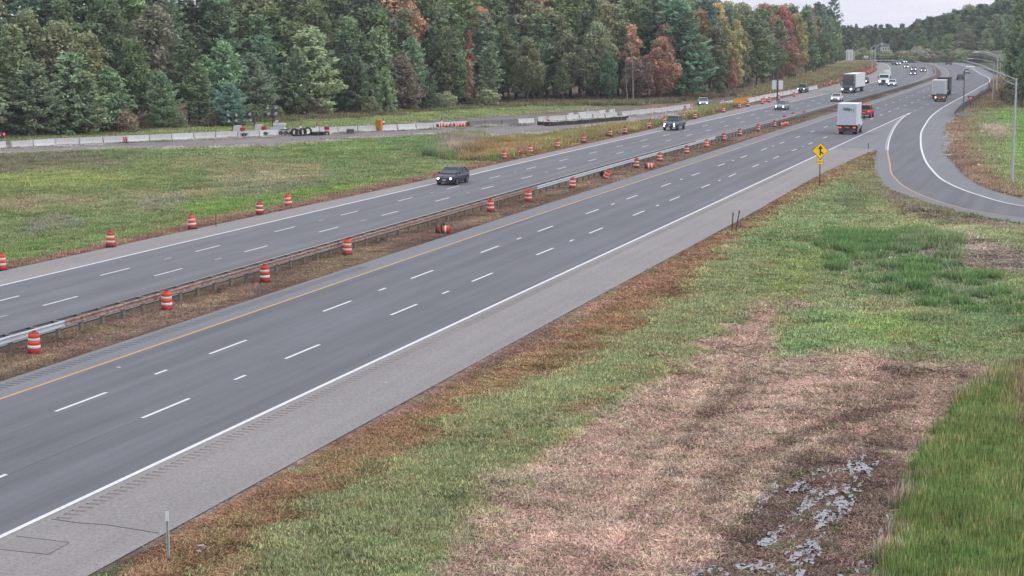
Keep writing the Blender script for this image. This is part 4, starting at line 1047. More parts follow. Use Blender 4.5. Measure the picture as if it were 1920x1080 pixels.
MUDP = zone_of(MUD)
keep = (in_poly(*PJ(x, y), MUDP) > 0) | (r.uniform(0, 1, len(x)) < .27)
x, y, d = x[keep], y[keep], d[keep]
st = is_straw(x, y, 1.10)
tf = ~st & (r.uniform(0, 1, len(x)) < .27)
print('NEAR', st.sum(), tf.sum())
lay('dry_straw', STRAWP, x[st], y[st], d[st], r, REF, 'flattened dead straw and dry brown grass right of the road', 2.25)
lay('short_grass', TURF, x[tf], y[tf], d[tf], r, REF, 'short green and olive grass growing beside the shoulder', 3.0)
x, y, d, r = spread(60000, (-8, 14), (34, 110), REF, 102, in_tall)
lay('tall_grass', TALLP, x, y, d, r, REF, 'dense tall bright green grass at the lower right', 2.35)
GRP = next(z[0] for z in ZONES if np.allclose(z[1], S(176, 172, 174)[:3]))
x, y, d, r = spread(60000, (-20, 20), (140, 420), 150, 103, lambda x, y: in_poly(*PJ(x, y), GRP) > 1)
lay('bank_grass', TURF, x, y, d, r, 90, 'patchy grass on the bank outside the entrance ramp', 2.5, 1.6)
x, y, d, r = spread(200000, (-46, -38), (50, 420), 80, 104, lambda x, y: (x > R_in(y) - 6) & (x < R_in(y) - .05) & (x > L_in(y) + .3))
lay('median_grass', STRAWP, x, y, d, r, 110, 'dry reddish brown grass on the median strip', 1.95, 1.0)
x, y, d, r = spread(130000, (-135, -59), (80, 300), 130, 105)
lay('basin_grass', TURF, x, y, d, r, 95, 'green and straw coloured grass filling the basin beyond the road', 2.55, 1.1)
# weeds: orange meadow, olive scrub, brush on the bank, fringe under the wood
def in_zone(P): return lambda x, y: in_poly(*PJ(x, y), np.array(P, float)) < (fbm(x * .5, y * .5, 8) - .5) * 10
for nm, P, seed, cnt, xr, yr, hs, lb in (
    ('orange_meadow', [(850,300),(900,262),(1000,258),(1110,246),(1200,226),(1240,240),(1130,262),(1020,286),(930,302)], 111, 26000, (-90, -58), (170, 260), .6, 'orange brown meadow grass behind the drums beyond the road'),
    ('olive_weeds', [(1225,236),(1290,208),(1420,199),(1400,208),(1340,222),(1275,236)], 112, 16000, (-90, -57), (220, 340), .8, 'olive green weeds between road and work road'),
    ('bank_brush', [(-40,320),(-40,292),(0,289),(160,284),(260,288),(200,302),(100,312)], 113, 9000, (-135, -90), (150, 220), .4, 'grey brown brush on the bank below the barriers'),
    ('slope_brush', [(800,290),(830,262),(900,256),(900,290),(850,302)], 114, 7000, (-90, -62), (170, 230), 1.0, 'grey brown brush on the slope left of the meadow'),
    ('wood_fringe', [(240,246),(480,231),(700,218),(900,204),(1000,200),(1250,194),(1400,180),(1400,170),(1250,184),(1000,190),(700,208),(480,222),(240,240)], 115, 60000, (-170, -55), (190, 460), .6, 'brown and tan undergrowth along the foot of the wood'),
    ('verge_scrub', [(1400,184),(1470,166),(1560,146),(1600,132),(1640,118),(1590,114),(1550,128),(1500,146),(1410,166)], 116, 40000, (-110, -58), (330, 700), .5, 'scrubby green and tan growth between the wood and the far road'),
    ('ramp_scrub', [(1862,168),(1900,196),(1960,215),(1960,195),(1900,170),(1880,150)], 117, 9000, (-30, 10), (260, 480), 1.5, 'brown scrub under the trees on the right bank')):
    r = np.random.default_rng(seed); x = r.uniform(*xr, cnt); y = r.uniform(*yr, cnt)
    m = keep_off_roads(x, y, 2.0 if nm in ('orange_meadow', 'olive_weeds') else .8) & in_zone(P)(x, y) & ~bare(x, y); x, y = x[m], y[m]; d = np.hypot(x, y)
    lay(nm, WEEDP, x, y, d, r, 150, lb, 2.4, hs, {'wood_fringe': (112, 104, 82), 'ramp_scrub': (120, 106, 88), 'verge_scrub': (124, 120, 88)}.get(nm))
# dark weed tussocks on the knoll
x, y, d, r = spread(90000, (-22, 6), (80, 160), 90, 121, lambda x, y: ((in_poly(*PJ(x, y), zone_of((72, 98, 62))) < 4) & (fbm(x * 1.1, y * 1.1, 88) > .50)) | ((in_poly(*PJ(x, y), zone_of(DKGREEN)) < 0) & (fbm(x * 1.3, y * 1.3, 98) > .70)))
lay('dark_tussocks', WEEDP, x, y, d, r, 150, 'dark green weed tussocks along the top of the knoll', 2.8, .6, (88, 120, 66))

# standing water among the straw
st = .06
X_, Y_ = np.meshgrid(np.arange(-16, 4, st), np.arange(34, 75, st)); X_, Y_ = X_.ravel(), Y_.ravel()
u_, v_ = PJ(X_, Y_); k_ = (u_ > 1280) & (u_ < 1760) & (v_ > 820) & (v_ < 1110); X_, Y_ = X_[k_], Y_[k_]
k_ = wet(X_, Y_); X_, Y_ = X_[k_], Y_[k_]
vs = np.stack([X_, Y_, X_ + st, Y_, X_ + st, Y_ + st, X_, Y_ + st], 1).reshape(-1, 2)
z_ = relief(np.round(vs[:, 0] * 1.2) / 1.2, np.round(vs[:, 1] * 1.2) / 1.2) * 0 + relief(vs[:, 0], vs[:, 1]) + .06
M_WATER = bpy.data.materials.new('standing_water'); t, n_, l, b = nodes_of(M_WATER)
b.inputs['Base Color'].default_value = (.06, .06, .065, 1); b.inputs['Roughness'].default_value = .10; b.inputs['Specular IOR Level'].default_value = .6; b.inputs['IOR'].default_value = 2.7
me = numesh('standing_water', np.column_stack([vs, z_]), np.arange(len(vs)).reshape(-1, 4), M_WATER)
o = bpy.data.objects.new('standing_water', me); COL.objects.link(o); tag(o, 'shallow water lying in wheel ruts among the flattened straw', None, None, 'stuff')

# small litter on the verge
for i, (px, py, s) in enumerate(((378, 1026, .16), (372, 1034, .1), (623, 973, .12), (1026, 797, .09), (722, 718, .06), (1220, 583, .06), (825, 871, .05), (222, 690, .1), (348, 578, .1), (170, 634, .12))):
    x, y = G(px, py); mb = MB(); r = np.random.default_rng(i)
    k = 7; ring = [(s * r.uniform(.6, 1.5) * math.cos(j / k * 6.28), s * .5 * r.uniform(.6, 1.2) * math.sin(j / k * 6.28)) for j in range(k)]
    mb.loft([[(a, b, .02) for a, b in ring], [(a * .7, b * .6, .05 + .03 * math.sin(j * 2)) for j, (a, b) in enumerate(ring)]], M_SIGNW)
    o = mb.obj('litter_scrap', M_SIGNW); o.location = (x, y, float(relief(np.array([x]), np.array([y]))[0]) + .03)
    tag(o, ['crumpled white wrapper on bare earth by the near delineator post', 'small torn white scrap below the wrapper', 'white scrap in green grass near the delineator post', 'tiny white scrap in the grass mid field', 'white speck on the brown verge',
            'white speck high on the brown verge', 'tiny pale scrap low in the green strip', 'pale scrap on the median grass by the second drum', 'pale scrap on median grass past the third drum', 'flat pale scrap on the near median grass'][i], 'litter', 'scraps of litter on the verges')
# ------------------------------------------------------------------ guardrails
def rail_sweep(path, z, side, name, mt, parent, face=.08):
    """W-beam: corrugated section swept along path; side +1 faces +x"""
    prof = [(0, -.155), (.08, -.12), (.08, -.075), (.015, -.03), (.015, .03), (.08, .075), (.08, .12), (0, .155)]
    rings = []
    for i, (x, y) in enumerate(path):
        a = path[max(i - 1, 0)]; b = path[min(i + 1, len(path) - 1)]
        dx, dy = b[0] - a[0], b[1] - a[1]; l = math.hypot(dx, dy); nx_, ny_ = dy / l * side, -dx / l * side
        rings.append([(x + nx_ * (face + p), y + ny_ * (face + p), z + q) for p, q in prof])
    mb = MB(); mb.loft(rings, mt, caps=False, closed=False)
    for i in range(len(rings)):
        pass
    return mb.obj(name, mt, parent)
def path_y(f, a, b, st): return [(float(f(y)), float(y)) for y in np.linspace(a, b, max(2, int((b - a) / st) + 1))]
POST_ME = MB().box((0, 0, .36), (.15, .2, .74), M_POSTW).mesh('guardrail_post'); POST_ME2 = MB().box((0, 0, .36), (.12, .15, .74), M_GALV_D).mesh('guardrail_post_steel')
BLOCK_ME = MB().box((0, 0, 0), (.46, .14, .30), M_POSTW).mesh('guardrail_block')
def guardrail(name, f, y0, y1, ztop, runs, label, post_step=1.905, posts_to=None, both=True, post_me=POST_ME, maxposts=300):
    root = thing(name, (float(f(y0)), y0, 0), label, 'guardrail')
    O = root.location.copy()
    def rel(o): o.matrix_parent_inverse = Matrix.Translation(-O); return o
    for (a, b, mt, side) in runs:
        st = 2.0 if a < 300 else 4.0
        rel(rail_sweep(path_y(f, a, b, st), ztop - .155, side, 'rail', mt, root, .22))
    y = y0 + .4; n = 0
    while y < (posts_to or y1):
        x = float(f(y))
        if n < maxposts:
            o = bpy.data.objects.new('post', post_me); COL.objects.link(o); o.parent = root; rel(o); o.location = (x, y, 0)
            if y < 200:
                o = bpy.data.objects.new('block', BLOCK_ME); COL.objects.link(o); o.parent = root; rel(o); o.location = (x, y, ztop - .15)
        n += 1; y += post_step
    return root
guardrail('median_guardrail', RAIL, 50, 735, .80, [(50, 69.6, M_SILV, 1), (69.6, 142, M_RUST, 1), (142, 213, M_SILV, 1), (213, 735, M_GALV_D, 1), (50, 205, M_GALV_D, -1), (205, 735, M_GALV, -1)],
          'long double sided median guardrail with a rust brown stretch', posts_to=460, maxposts=220)
FARR = spl([(-14.9, 285), (-15.6, 300), (-18.0, 335), (-19.0, 380), (-19.2, 430), (-19.6, 470), (-21.0, 505), (-25.0, 545), (-33.2, 627), (-41.2, 690), (-50, 730)])
FR2 = spl([(-19.2, 283), (-19.8, 300), (-20.1, 335), (-20.0, 380), (-19.9, 430)])
g2 = guardrail('ramp_guardrail', off(FR2, .25), 286, 425, .78, [(286, 425, M_DPOST, 1), (286, 425, M_DPOST, -1)], 'dark backed guardrail from the ramp terminal toward the lamps', posts_to=425)
mb = MB(); p0 = [(-19.0, 286), (-18.9, 284.5), (-18.5, 283.2), (-17.8, 282.3), (-17.0, 281.8)]
o = rail_sweep(p0, .62, -1, 'end_section', M_SILV, g2, .02); o.matrix_parent_inverse = Matrix.Translation(-g2.location)
guardrail('far_guardrail', off(RAMPR, .9), 478, 735, .85, [(478, 735, M_GALV, -1), (478, 735, M_GALV_D, 1)], 'grey guardrail round the outside of the far bend', posts_to=600)
# rail across the back of the bend
root = thing('crest_guardrail', (*G(1590, 116.2), 0), 'low grey guardrail across the crest behind the far left lanes', 'guardrail')
pts = [G(1583, 116.0), G(1610, 116.2), G(1640, 116.4), G(1665, 116.5)]
o = rail_sweep([at_dist(px, 712) for px in (1582, 1600, 1620, 1640, 1662, 1690)], .75, 1, 'rail', M_GALV, root, .1); o.matrix_parent_inverse = Matrix.Translation(-root.location)
for px in (1586, 1598, 1610, 1622, 1634, 1646, 1658):
    x, y = at_dist(px, 712); o = bpy.data.objects.new('post', POST_ME2); COL.objects.link(o); o.parent = root; o.matrix_parent_inverse = Matrix.Translation(-root.location); o.location = (x, y, 0)

# ------------------------------------------------------------------ drums
def make_drum(base=True):
    t = thing('traffic_drum', (0, 0, 0), 'x', 'traffic drum')
    b = MB(); b.lathe([(.0, 0), (.37, 0), (.37, .05), (.30, .07)], M_BLACK, 12, caps=False); 
    b.obj('base', M_BLACK, t)
    segs = [(.07, .30, .295, .285, M_ORED), (.30, .44, .285, .28, M_BAND), (.44, .62, .275, .27, M_ORANGE), (.62, .75, .265, .26, M_BAND), (.75, .95, .25, .24, M_ORANGE)]
    body = MB(); bands = []
    for z0, z1_, r0, r1_, mt in segs:
        m = MB(); m.lathe([(r0 - .02, z0), (r0, z0 + .015), (r1_, z1_ - .015), (r1_ - .02, z1_)], mt, 16, caps=True)
        if mt is M_BAND: bands.append(m)
        else:
            k = len(body.v); body.v += m.v; body.f += [tuple(k + i for i in f) for f in m.f]; body.mi += [body._mi(mt)] * len(m.f)
    body.lathe([(.22, .945), (.20, .99), (.1, 1.0), (0, 1.0)], M_ORED, 14, caps=False)
    body.obj('body', M_ORANGE, t, True)
    for m in bands: m.obj('reflective_band', M_BAND, t, True)
    MB().box((0, 0, 1.03), (.20, .05, .07), M_ORED).obj('handle', M_ORED, t)
    return t
DRUM = make_drum(); DK = kids_map(DRUM); drum_used = False
def drum(px, py, label, group, tilt=0, tdir=0, lie=None, s=1.0, xy=None):
    global drum_used
    o = DRUM if not drum_used else copy_tree(DRUM, DK); drum_used = True
    x, y = xy or G(px, py)
    z = 0 if float(road_gap(np.array([x]), np.array([y]))[0]) <= .2 else float(relief(np.array([x]), np.array([y]))[0]) + .02
    o.location = (x, y, z); o.scale = (s, s, s); o.rotation_euler = (random.uniform(-.035, .035), random.uniform(-.035, .035), random.uniform(0, 6.28))
    if tilt: o.rotation_euler = (tilt * math.sin(tdir), tilt * math.cos(tdir), 0)
    if lie is not None: o.rotation_euler = (math.radians(86), 0, lie); o.location.z = z + .27
    o['label'] = label; o['group'] = group
    return o
gm = 'striped drums along the median guardrail'
MED = [(64, 663), (313, 583), (497, 530), (651, 479), (920, 398), (991, 379), (1073, 354), (1193, 316), (1237, 303), (1288, 289), (1325, 277), (1357, 265), (1387, 256), (1421, 246), (1452, 238), (1471, 229), (1487, 224), (1507, 220)]
for i, (px, py) in enumerate(MED):
    drum(px, py, f"upright striped drum on the median, {ORD[i]} outward along the guardrail's near end", gm, tilt=.04 if i % 3 == 1 else 0, tdir=i)
drum(818, 437, 'fallen drum with a loose black rubber ring on the median', 'knocked over drums', lie=1.75)
bm_ = MB(); bm_.lathe([(.30, 0), (.40, 0), (.40, .1), (.30, .1)], M_BLACK, 16, caps=False); o = bm_.obj('rubber_ring', M_BLACK); x, y = G(818, 437); o.location = (x + .42, y + .08, .33); o.rotation_euler = (math.radians(82), 0, 1.55); tag(o, 'loose black rubber ring slipped around the fallen median drum', 'drum base')
drum(1134, 336, 'tilted drum leaning over past the fifth median drum', 'knocked over drums', tilt=.5, tdir=.4)
drum(1129, 333, 'crushed drum lying under the tilted one on the median', 'knocked over drums', lie=2.4)
drum(1209, 317, 'drum lying on its side right of an upright median drum', 'knocked over drums', lie=1.9)
drum(1462, 237, 'flattened drum pair member lying far along the median', 'knocked over drums', lie=1.4)
drum(1468, 236, 'second flattened drum lying beside another far along the median', 'knocked over drums', lie=2.2)
gl = 'striped drums along the far left shoulder'
LEFT = [(3, 506), (207, 463), (361, 429), (486, 402), (541, 387), (945, 299), (994, 288), (1045, 278), (1094, 267), (1144, 256), (1172, 251), (1217, 240), (1245, 232), (1281, 223), (1303, 223), (1356, 211), (1386, 203), (1402, 200), (1429, 195), (1442, 192), (1460, 188)]
for i, (px, py) in enumerate(LEFT):
    drum(px, py, f"drum on the far left shoulder, {ORD[i]} from the photo's left edge", gl, tilt=.09 if i in (2, 4) else 0, tdir=3.14)
drum(974, 291, 'knocked over drum between two upright drums by the orange meadow', 'knocked over drums', lie=.5)
gk = 'drums and cones along the work road and merge taper'
K = [(1354, 194), (1284, 207), (1417, 186), (1418, 179), (1432, 184), (1443, 177), (1449, 181), (1461, 176), (1478, 172), (1489, 181), (1529, 164), (1545, 160), (1558, 156), (1570, 153), (1433, 192), (1252, 207), (1236, 208), (1221, 210), (1297, 203)]
for i, (px, py) in enumerate(K): drum(px, py, f'small distant striped drum by the white barriers, {ORD[i]} of the merge taper group', gk, s=.9)
# dense line of drums round the inside of the far bend
n_ = 34
for i in range(n_):
    y = 432 + i * 7.6; x = float(L_out(y)) - .7 - (.9 if i % 2 else 0)
    drum(0, 0, f'tiny drum in the red line round the inner bend, {ORD[i]} going away', 'drums packed round the inner bend', xy=(x, y), s=.95)

# ------------------------------------------------------------------ cones
def cone(px, py, label, z=0, s=1.0):
    t = thing('traffic_cone', (*G(px, py, z), z), label, 'traffic cone', 'cones on the work road')
    t.scale = (s, s, s)
    MB().box((0, 0, .02), (.36, .36, .04), M_ORED).obj('base', M_ORED, t)
    MB().lathe([(.14, .04), (.03, .72)], M_ORED, 10).obj('body', M_ORED, t)
    MB().lathe([(.112, .30), (.082, .48)], M_BAND, 10, caps=False).obj('reflective_collar', M_BAND, t)
    return t

# ------------------------------------------------------------------ concrete barriers of the work road
def barrier_mesh(mt, L=3.0):
    sec = [(-.30, 0), (.30, 0), (.30, .08), (.16, .33), (.08, .81), (-.08, .81), (-.16, .33), (-.30, .08)]
    mb = MB(); mb.loft([[(p, y, q) for p, q in sec] for y in (-L / 2, L / 2)], mt)
    for q in (-.8, .8): mb.box((0, q, .03), (.62, .5, .07), M_DARK)
    return mb.mesh('concrete_barrier')
BM = {k: barrier_mesh(k) for k in (M_CONC, M_CONC_L, M_CONC_D)}
bcount = 0
def barrier_run(pix, label_fmt, group, mats_, step=3.12, wob=.02, zf=None, glob=True):
    global bcount
    P = [Vector(G(*p)) for p in pix]; cum = [0]
    for a, b in zip(P, P[1:]): cum.append(cum[-1] + (b - a).length)
    s = step / 2; i = 0
    while s < cum[-1]:
        k = max(j for j in range(len(cum)) if cum[j] <= s); k = min(k, len(P) - 2); t = (s - cum[k]) / (cum[k + 1] - cum[k])
        p = P[k].lerp(P[k + 1], t); d = P[k + 1] - P[k]
        o = bpy.data.objects.new('concrete_barrier', BM[mats_[i % len(mats_)]]); COL.objects.link(o)
        o.location = (p.x, p.y, 0 if zf is None else zf); o.rotation_euler = (0, 0, math.atan2(d.y, d.x) - math.pi / 2 + random.uniform(-wob, wob))
        tag(o, label_fmt % ORD[min(i, len(ORD) - 1)], 'concrete barrier', group)
        i += 1; s += step; bcount += 1
g_b = 'concrete barriers along the work road'
barrier_run([(-60, 288), (0, 279), (104, 272.5), (241, 266.5), (395, 259.5), (520, 254.5), (640, 248.5), (740, 244.5)], "grey work road barrier, %s from the photo's left edge", g_b, [M_CONC, M_CONC, M_CONC_L, M_CONC, M_CONC_L, M_CONC])
barrier_run([(745, 244), (870, 238), (1000, 232)], 'work road barrier, %s right of the yellow barricade', g_b, [M_CONC_L, M_CONC, M_CONC_L, M_CONC_L, M_CONC_D, M_CONC_D, M_CONC_D])
barrier_run([(1008, 229), (1110, 223), (1158, 220)], 'pale barrier behind the silt fence, %s from its near end', g_b, [M_CONC, M_CONC, M_CONC_L, M_CONC_L, M_CONC], wob=.08)
barrier_run([(1060, 223), (1162, 213)], 'rear row pale barrier behind the silt fence, %s outward', g_b, [M_CONC_L, M_CONC_L, M_CONC], step=3.6, wob=.3)
barrier_run([(1165, 219), (1240, 211), (1290, 204)], 'grey barrier between silt fence and olive weeds, %s outward', g_b, [M_CONC])
barrier_run([(1350, 200), (1375, 196)], 'pale barrier by the orange water barriers, %s', g_b, [M_CONC_L])
barrier_run([(1402, 193), (1440, 184), (1490, 175), (1530, 167)], 'white barrier of the merge taper, %s past the orange ones', g_b, [M_CONC_L, M_CONC_L, M_CONC])
# little orange-and-white delineators on top of the barriers
for i, px in enumerate((122, 178, 218, 282, 404, 435, 1028, 1084, 1118, 1135, 1150, 1182, 1198, 1210)):
    pyb = float(np.interp(px, [0, 104, 241, 395, 520, 640, 870, 1000, 1110, 1158, 1240], [279, 272.5, 266.5, 259.5, 254.5, 248.5, 238, 232, 221, 218, 211]))
    if px in (435, 282, 1084, 1028): cone(px, pyb - 1, 'orange cone standing behind the work road barriers, ' + ORD[i] + ' outward', 0, 1.3); 
    else:
        x, y = G(px, pyb); mb = MB(); mb.box((0, 0, .09), (.12, .05, .18), M_ORANGE); o = mb.obj('barrier_reflector', M_ORANGE); o.location = (x, y, .81)
        tag(o, 'small orange reflector on a work road barrier top, ' + ORD[i] + ' outward', 'reflector', 'reflectors on the barrier tops')

# ------------------------------------------------------------------ light towers
def light_tower(px, py, label, orange, style):
    t = thing('light_tower', (*G(px, py), 0), label, 'light tower', 'portable light towers', rz=.2); t.scale = (.8, .8, .86)
    x0 = 0
    b = MB()
    if style < 2:
        b.hexa([(-.1, -.7, .45), (1.0, -.7, .55), (1.0, .7, .55), (-.1, .7, .55), (.12, -.6, 1.75), (1.15, -.6, 1.75), (1.15, .6, 1.75), (.12, .6, 1.75)], M_SIGNW); b.obj('housing', M_SIGNW, t)
        MB().box((1.42, .2, 1.2), (.55, .9, .5), M_ORED).obj('side_cabinet', M_ORED, t)
        MB().box((.95, 0, .5), (2.6, .9, .12), M_DARK).obj('chassis', M_DARK, t)
        wy = [(.15, .28), (1.85, .34)]
    else:
        b.hexa([(-.6, -.7, .5), (2.6, -.7, .5), (2.6, .7, .5), (-.6, .7, .5), (-.3, -.6, 1.35), (1.6, -.6, 1.5), (1.6, .6, 1.5), (-.3, .6, 1.35)], M_GALV); b.obj('housing', M_GALV, t)
        MB().box((1.0, 0, 1.7), (1.9, 1.0, .35), M_CONC_L).obj('top_cabinet', M_CONC_L, t)
        MB().box((2.0, 0, .95), (1.3, 1.5, .1), M_DARK).obj('fender', M_DARK, t)
        wy = [(1.4, .36), (2.3, .36)]
    for wx, wr in wy:
        for sy_ in (-.72, .72):
            w = MB(); w.tube([(wx, sy_ - .1, wr), (wx, sy_ + .1, wr)], wr, M_TYRE, 14); wo = w.obj('wheel', M_TYRE, t)
            MB().tube([(wx, sy_ - .12, wr), (wx, sy_ + .12, wr)], wr * .5, M_RIM, 10).obj('rim', M_RIM, wo)
    MB().tube([(-.1, 0, .5), (-2.1, 0, .45)], .05, M_DARK, 6).obj('drawbar', M_DARK, t)
    MB().tube([(-1.7, 0, .45), (-1.7, 0, .0)], .04, M_DARK, 6).obj('jack', M_DARK, t)
    H = 3.1 if style < 2 else 4.0
    MB().box((-.15, 0, H / 2 + .3), (.16, .16, H - .6), M_DARK).obj('mast', M_DARK, t)
    if style == 2: MB().box((-.15, 0, H - .5), (.34, .3, 1.1), M_DARK).obj('mast_head', M_DARK, t)
    bar = MB(); bar.box((-.15, 0, H - .1), (1.5, .08, .07), M_DARK)
    if style == 1: bar.box((-.25, .1, H - .3), (.4, .3, .9), M_DARK)
    bar.obj('lamp_bar', M_DARK, t)
    for dx, dz in ((-.85, .28), (.5, .28), (-.75, -.62), (.45, -.55)):
        if style == 1 and dx > 0: continue
        l = MB(); l.tube([(dx, -.05, H + dz), (dx + .05, -.28, H + dz - .08)], [.14, .22], M_SIGNW, 10); l.obj('floodlight', M_SIGNW, t)
    if style == 2: MB().tube([(.35, 0, 2.05), (.75, 0, 2.2)], .2, M_SIGNW, 10).obj('air_intake', M_SIGNW, t)
    return t
light_tower(439, 257, 'portable light tower with white housing, nearest the lone young pine', True, 0)
light_tower(479, 255, 'second portable light tower with white housing and folded lamps', True, 1)
light_tower(513, 254, 'grey two axle trailer light tower with tall black mast', False, 2)
# coiled black pipes
def ring(px, py, R_, label, tilt, flat=False):
    x, y = G(px, py); mb = MB(); n = 18
    path = [(R_ * math.cos(a), 0, R_ * math.sin(a)) for a in np.linspace(0, 2 * math.pi, n + 1)]
    for k in (-.12, .12): mb.tube([(p[0], k, p[2]) for p in path], .12, M_BLACK, 6)
    o = mb.obj('coiled_pipe', M_BLACK); o.location = (x, y, R_ + .1 if not flat else .22); o.rotation_euler = ((0 if not flat else math.pi / 2), 0, tilt)
    tag(o, label, 'coiled pipe', 'coils of black drainage pipe')
ring(552, 255.5, .42, 'black pipe coil leaning on the barriers, closest to the trailer tower', 1.0)
ring(560, 255.3, .36, 'small black pipe coil tucked against the closest big coil', .7)
ring(568, 255, .42, 'black pipe coil standing in the middle of the row', .9)
ring(577, 254.3, .46, 'largest black pipe coil standing right of the middle', .6)
ring(590, 253.8, .5, 'flat black pipe coil on the ground right of the standing ones', .2, True)
ring(600, 253.2, .5, 'flat black pipe coil nearest the small striped board', .5, True)
# vehicle tail behind barriers at far left
def box_thing(name, px, py, dims, mt, label, cat, z=0, rz=0, group=None):
    t = thing(name, (*G(px, py), z), label, cat, group, rz); return t
t = box_thing('striped_board', 235, 268.5, None, None, 'small red and white striped board in front of the barriers', 'warning board', rz=-.4)
MB().box((0, 0, .45), (.8, .06, .55), M_ORED).obj('board', M_ORED, t)
for k in (-.25, .12): MB().hexa([(k - .1, -.04, .2), (k + .02, -.04, .2), (k + .02, .04, .2), (k - .1, .04, .2), (k + .06, -.04, .7), (k + .18, -.04, .7), (k + .18, .04, .7), (k + .06, .04, .7)], M_BAND).obj('white_stripe', M_BAND, t)
for k in (-.3, .3): MB().box((k, 0, .1), (.06, .3, .2), M_DARK).obj('foot', M_DARK, t)
t = box_thing('striped_board', 613, 253.5, None, None, 'small red and white striped board right of the pipe coils', 'warning board', rz=-.3)
MB().box((0, 0, .7), (.8, .06, .8), M_ORED).obj('board', M_ORED, t)
MB().box((0, 0, .62), (.82, .08, .18), M_BAND).obj('white_stripe', M_BAND, t)
for k in (-.3, .3): MB().box((k, 0, .15), (.06, .3, .3), M_DARK).obj('foot', M_DARK, t)
t = box_thing('grey_crate', 657, 250.5, None, None, 'low grey slatted crate against the work road barriers', 'crate', rz=-.3)
for k in range(4): MB().box((0, 0, .1 + k * .15), (.9 - k * .1, .6, .1), M_CONC_D).obj('slat', M_CONC_D, t)
for k in (-.4, .4): MB().box((k, 0, .3), (.06, .5, .6), M_DPOST).obj('upright', M_DPOST, t)
# yellow barricade cabinet
M_OYEL = mat('works_yellow', S(232, 164, 58), .6, var=.08)
t = box_thing('yellow_barricade', 711, 246, None, None, 'square yellow orange barricade with dark rows in front of barriers', 'barricade', rz=-.25)
MB().box((0, 0, .95), (.9, .5, 1.25), M_OYEL).obj('panel', M_OYEL, t)
for k in range(4): MB().box((0, -.26, .5 + k * .28), (.75, .03, .05), mat('works_ochre', S(170, 112, 40), .7)).obj('row_line', MATS['works_ochre'], t)
for k in (-.3, .3): MB().box((k, 0, .16), (.12, .5, .34), M_OYEL).obj('leg', M_OYEL, t)
cone(719, 236.5, 'orange cone just right of the yellow barricade, on the lawn side', 0, 1.6)
cone(563, 246, 'orange cone poking up behind the coiled black pipes', 0, 1.5)
cone(594, 246, 'second cone behind the flat pipe coils', 0, 1.5)
# stakes
for px, pyb, pyt, lb in ((802, 240, 215, 'tall pale wooden stake left of the lying red drums'),):
    x, y = G(px, pyb); d = math.hypot(x, y); o = MB().box((0, 0, (pyb - pyt) * d / FOC / 2), (.12, .1, (pyb - pyt) * d / FOC), mat('stake_wood', S(186, 182, 140), .9)).obj('stake', MATS['stake_wood']); o.location = (x, y, 0); tag(o, lb, 'stake')
# lying red drums in nested stacks
def lying_stack(px, py, n, label):
    for k in range(n):
        o = copy_tree(DRUM, DK); x, y = G(px + k * 6.0, py - k * .3)
        o.location = (x, y, .34); o.rotation_euler = (math.radians(90), 0, math.radians(110)); o.scale = (1, 1, 1)
        o['label'] = label % ORD[k]; o['group'] = 'drums lying nested beside the barriers'
lying_stack(819, 240.5, 3, 'nested red drum in the left lying stack, %s along')
lying_stack(850, 239.5, 3, 'nested red drum in the right lying stack, %s along')
cone(828, 237, 'orange cone standing above the left lying stack of drums', 0, 1.7)
MB_ = MB(); MB_.box((0, 0, .35), (.7, .6, .7), M_DARK, taper=.7); o = MB_.obj('black_bin', M_DARK); o.location = (*G(877, 238.5), 0); tag(o, 'small black bin right of the lying red drums', 'bin')
# silt fence
t = thing('silt_fence', (*G(1007, 236), 0), 'long black silt fence on stakes in front of the pale barriers', 'fence')
fp = [G(1007, 235), G(1030, 236.5), G(1060, 234.5), G(1090, 232.5), G(1120, 229.5), G(1150, 227), G(1178, 224.5)]
mb = MB(); top = []; O = t.location
for i in range(len(fp) - 1):
    (x0, y0), (x1, y1) = fp[i], fp[i + 1]
    for k in range(3):
        a, b = k / 3, (k + 1) / 3; p = (x0 + (x1 - x0) * a - O.x, y0 + (y1 - y0) * a - O.y); q = (x0 + (x1 - x0) * b - O.x, y0 + (y1 - y0) * b - O.y)
        h0 = .62 - .10 * math.sin(a * 3.14); h1 = .62 - .10 * math.sin(b * 3.14)
        n_v = Vector((-(q[1] - p[1]), q[0] - p[0])).normalized() * .02
        mb.hexa([(p[0], p[1], 0), (q[0], q[1], 0), (q[0] + n_v.x, q[1] + n_v.y, 0), (p[0] + n_v.x, p[1] + n_v.y, 0), (p[0], p[1], h0), (q[0], q[1], h1), (q[0] + n_v.x, q[1] + n_v.y, h1), (p[0] + n_v.x, p[1] + n_v.y, h0)], M_BLACK)
mb.obj('fabric', M_BLACK, t)
for i in range(13):
    k = i / 12 * (len(fp) - 1); j = min(int(k), len(fp) - 2); a = k - j
    x = fp[j][0] * (1 - a) + fp[j + 1][0] * a - O.x; y = fp[j][1] * (1 - a) + fp[j + 1][1] * a - O.y
    MB().box((x + .05, y - .06, .42), (.05, .05, .84), M_POSTW).obj('stake', M_POSTW, t)
o = MB().box((0, 0, .3), (3.4, .5, .6), M_CONC).obj('culvert_headwall', M_CONC); o.location = (*G(1196, 229), 0); o.rotation_euler = (0, 0, .5); tag(o, 'low concrete headwall at the right end of the silt fence', 'headwall')
for px, py, w in ((1208, 233, 1.6), (1222, 228, 2.4)):
    o = MB().box((0, 0, .22), (w, .1, .44), M_BLACK).obj('black_cloth_fence', M_BLACK); o.location = (*G(px, py), 0); o.rotation_euler = (0, 0, .6); tag(o, 'short piece of black cloth fence by the culvert' + (', the larger behind' if w > 2 else ', the smaller in front'), 'cloth fence')
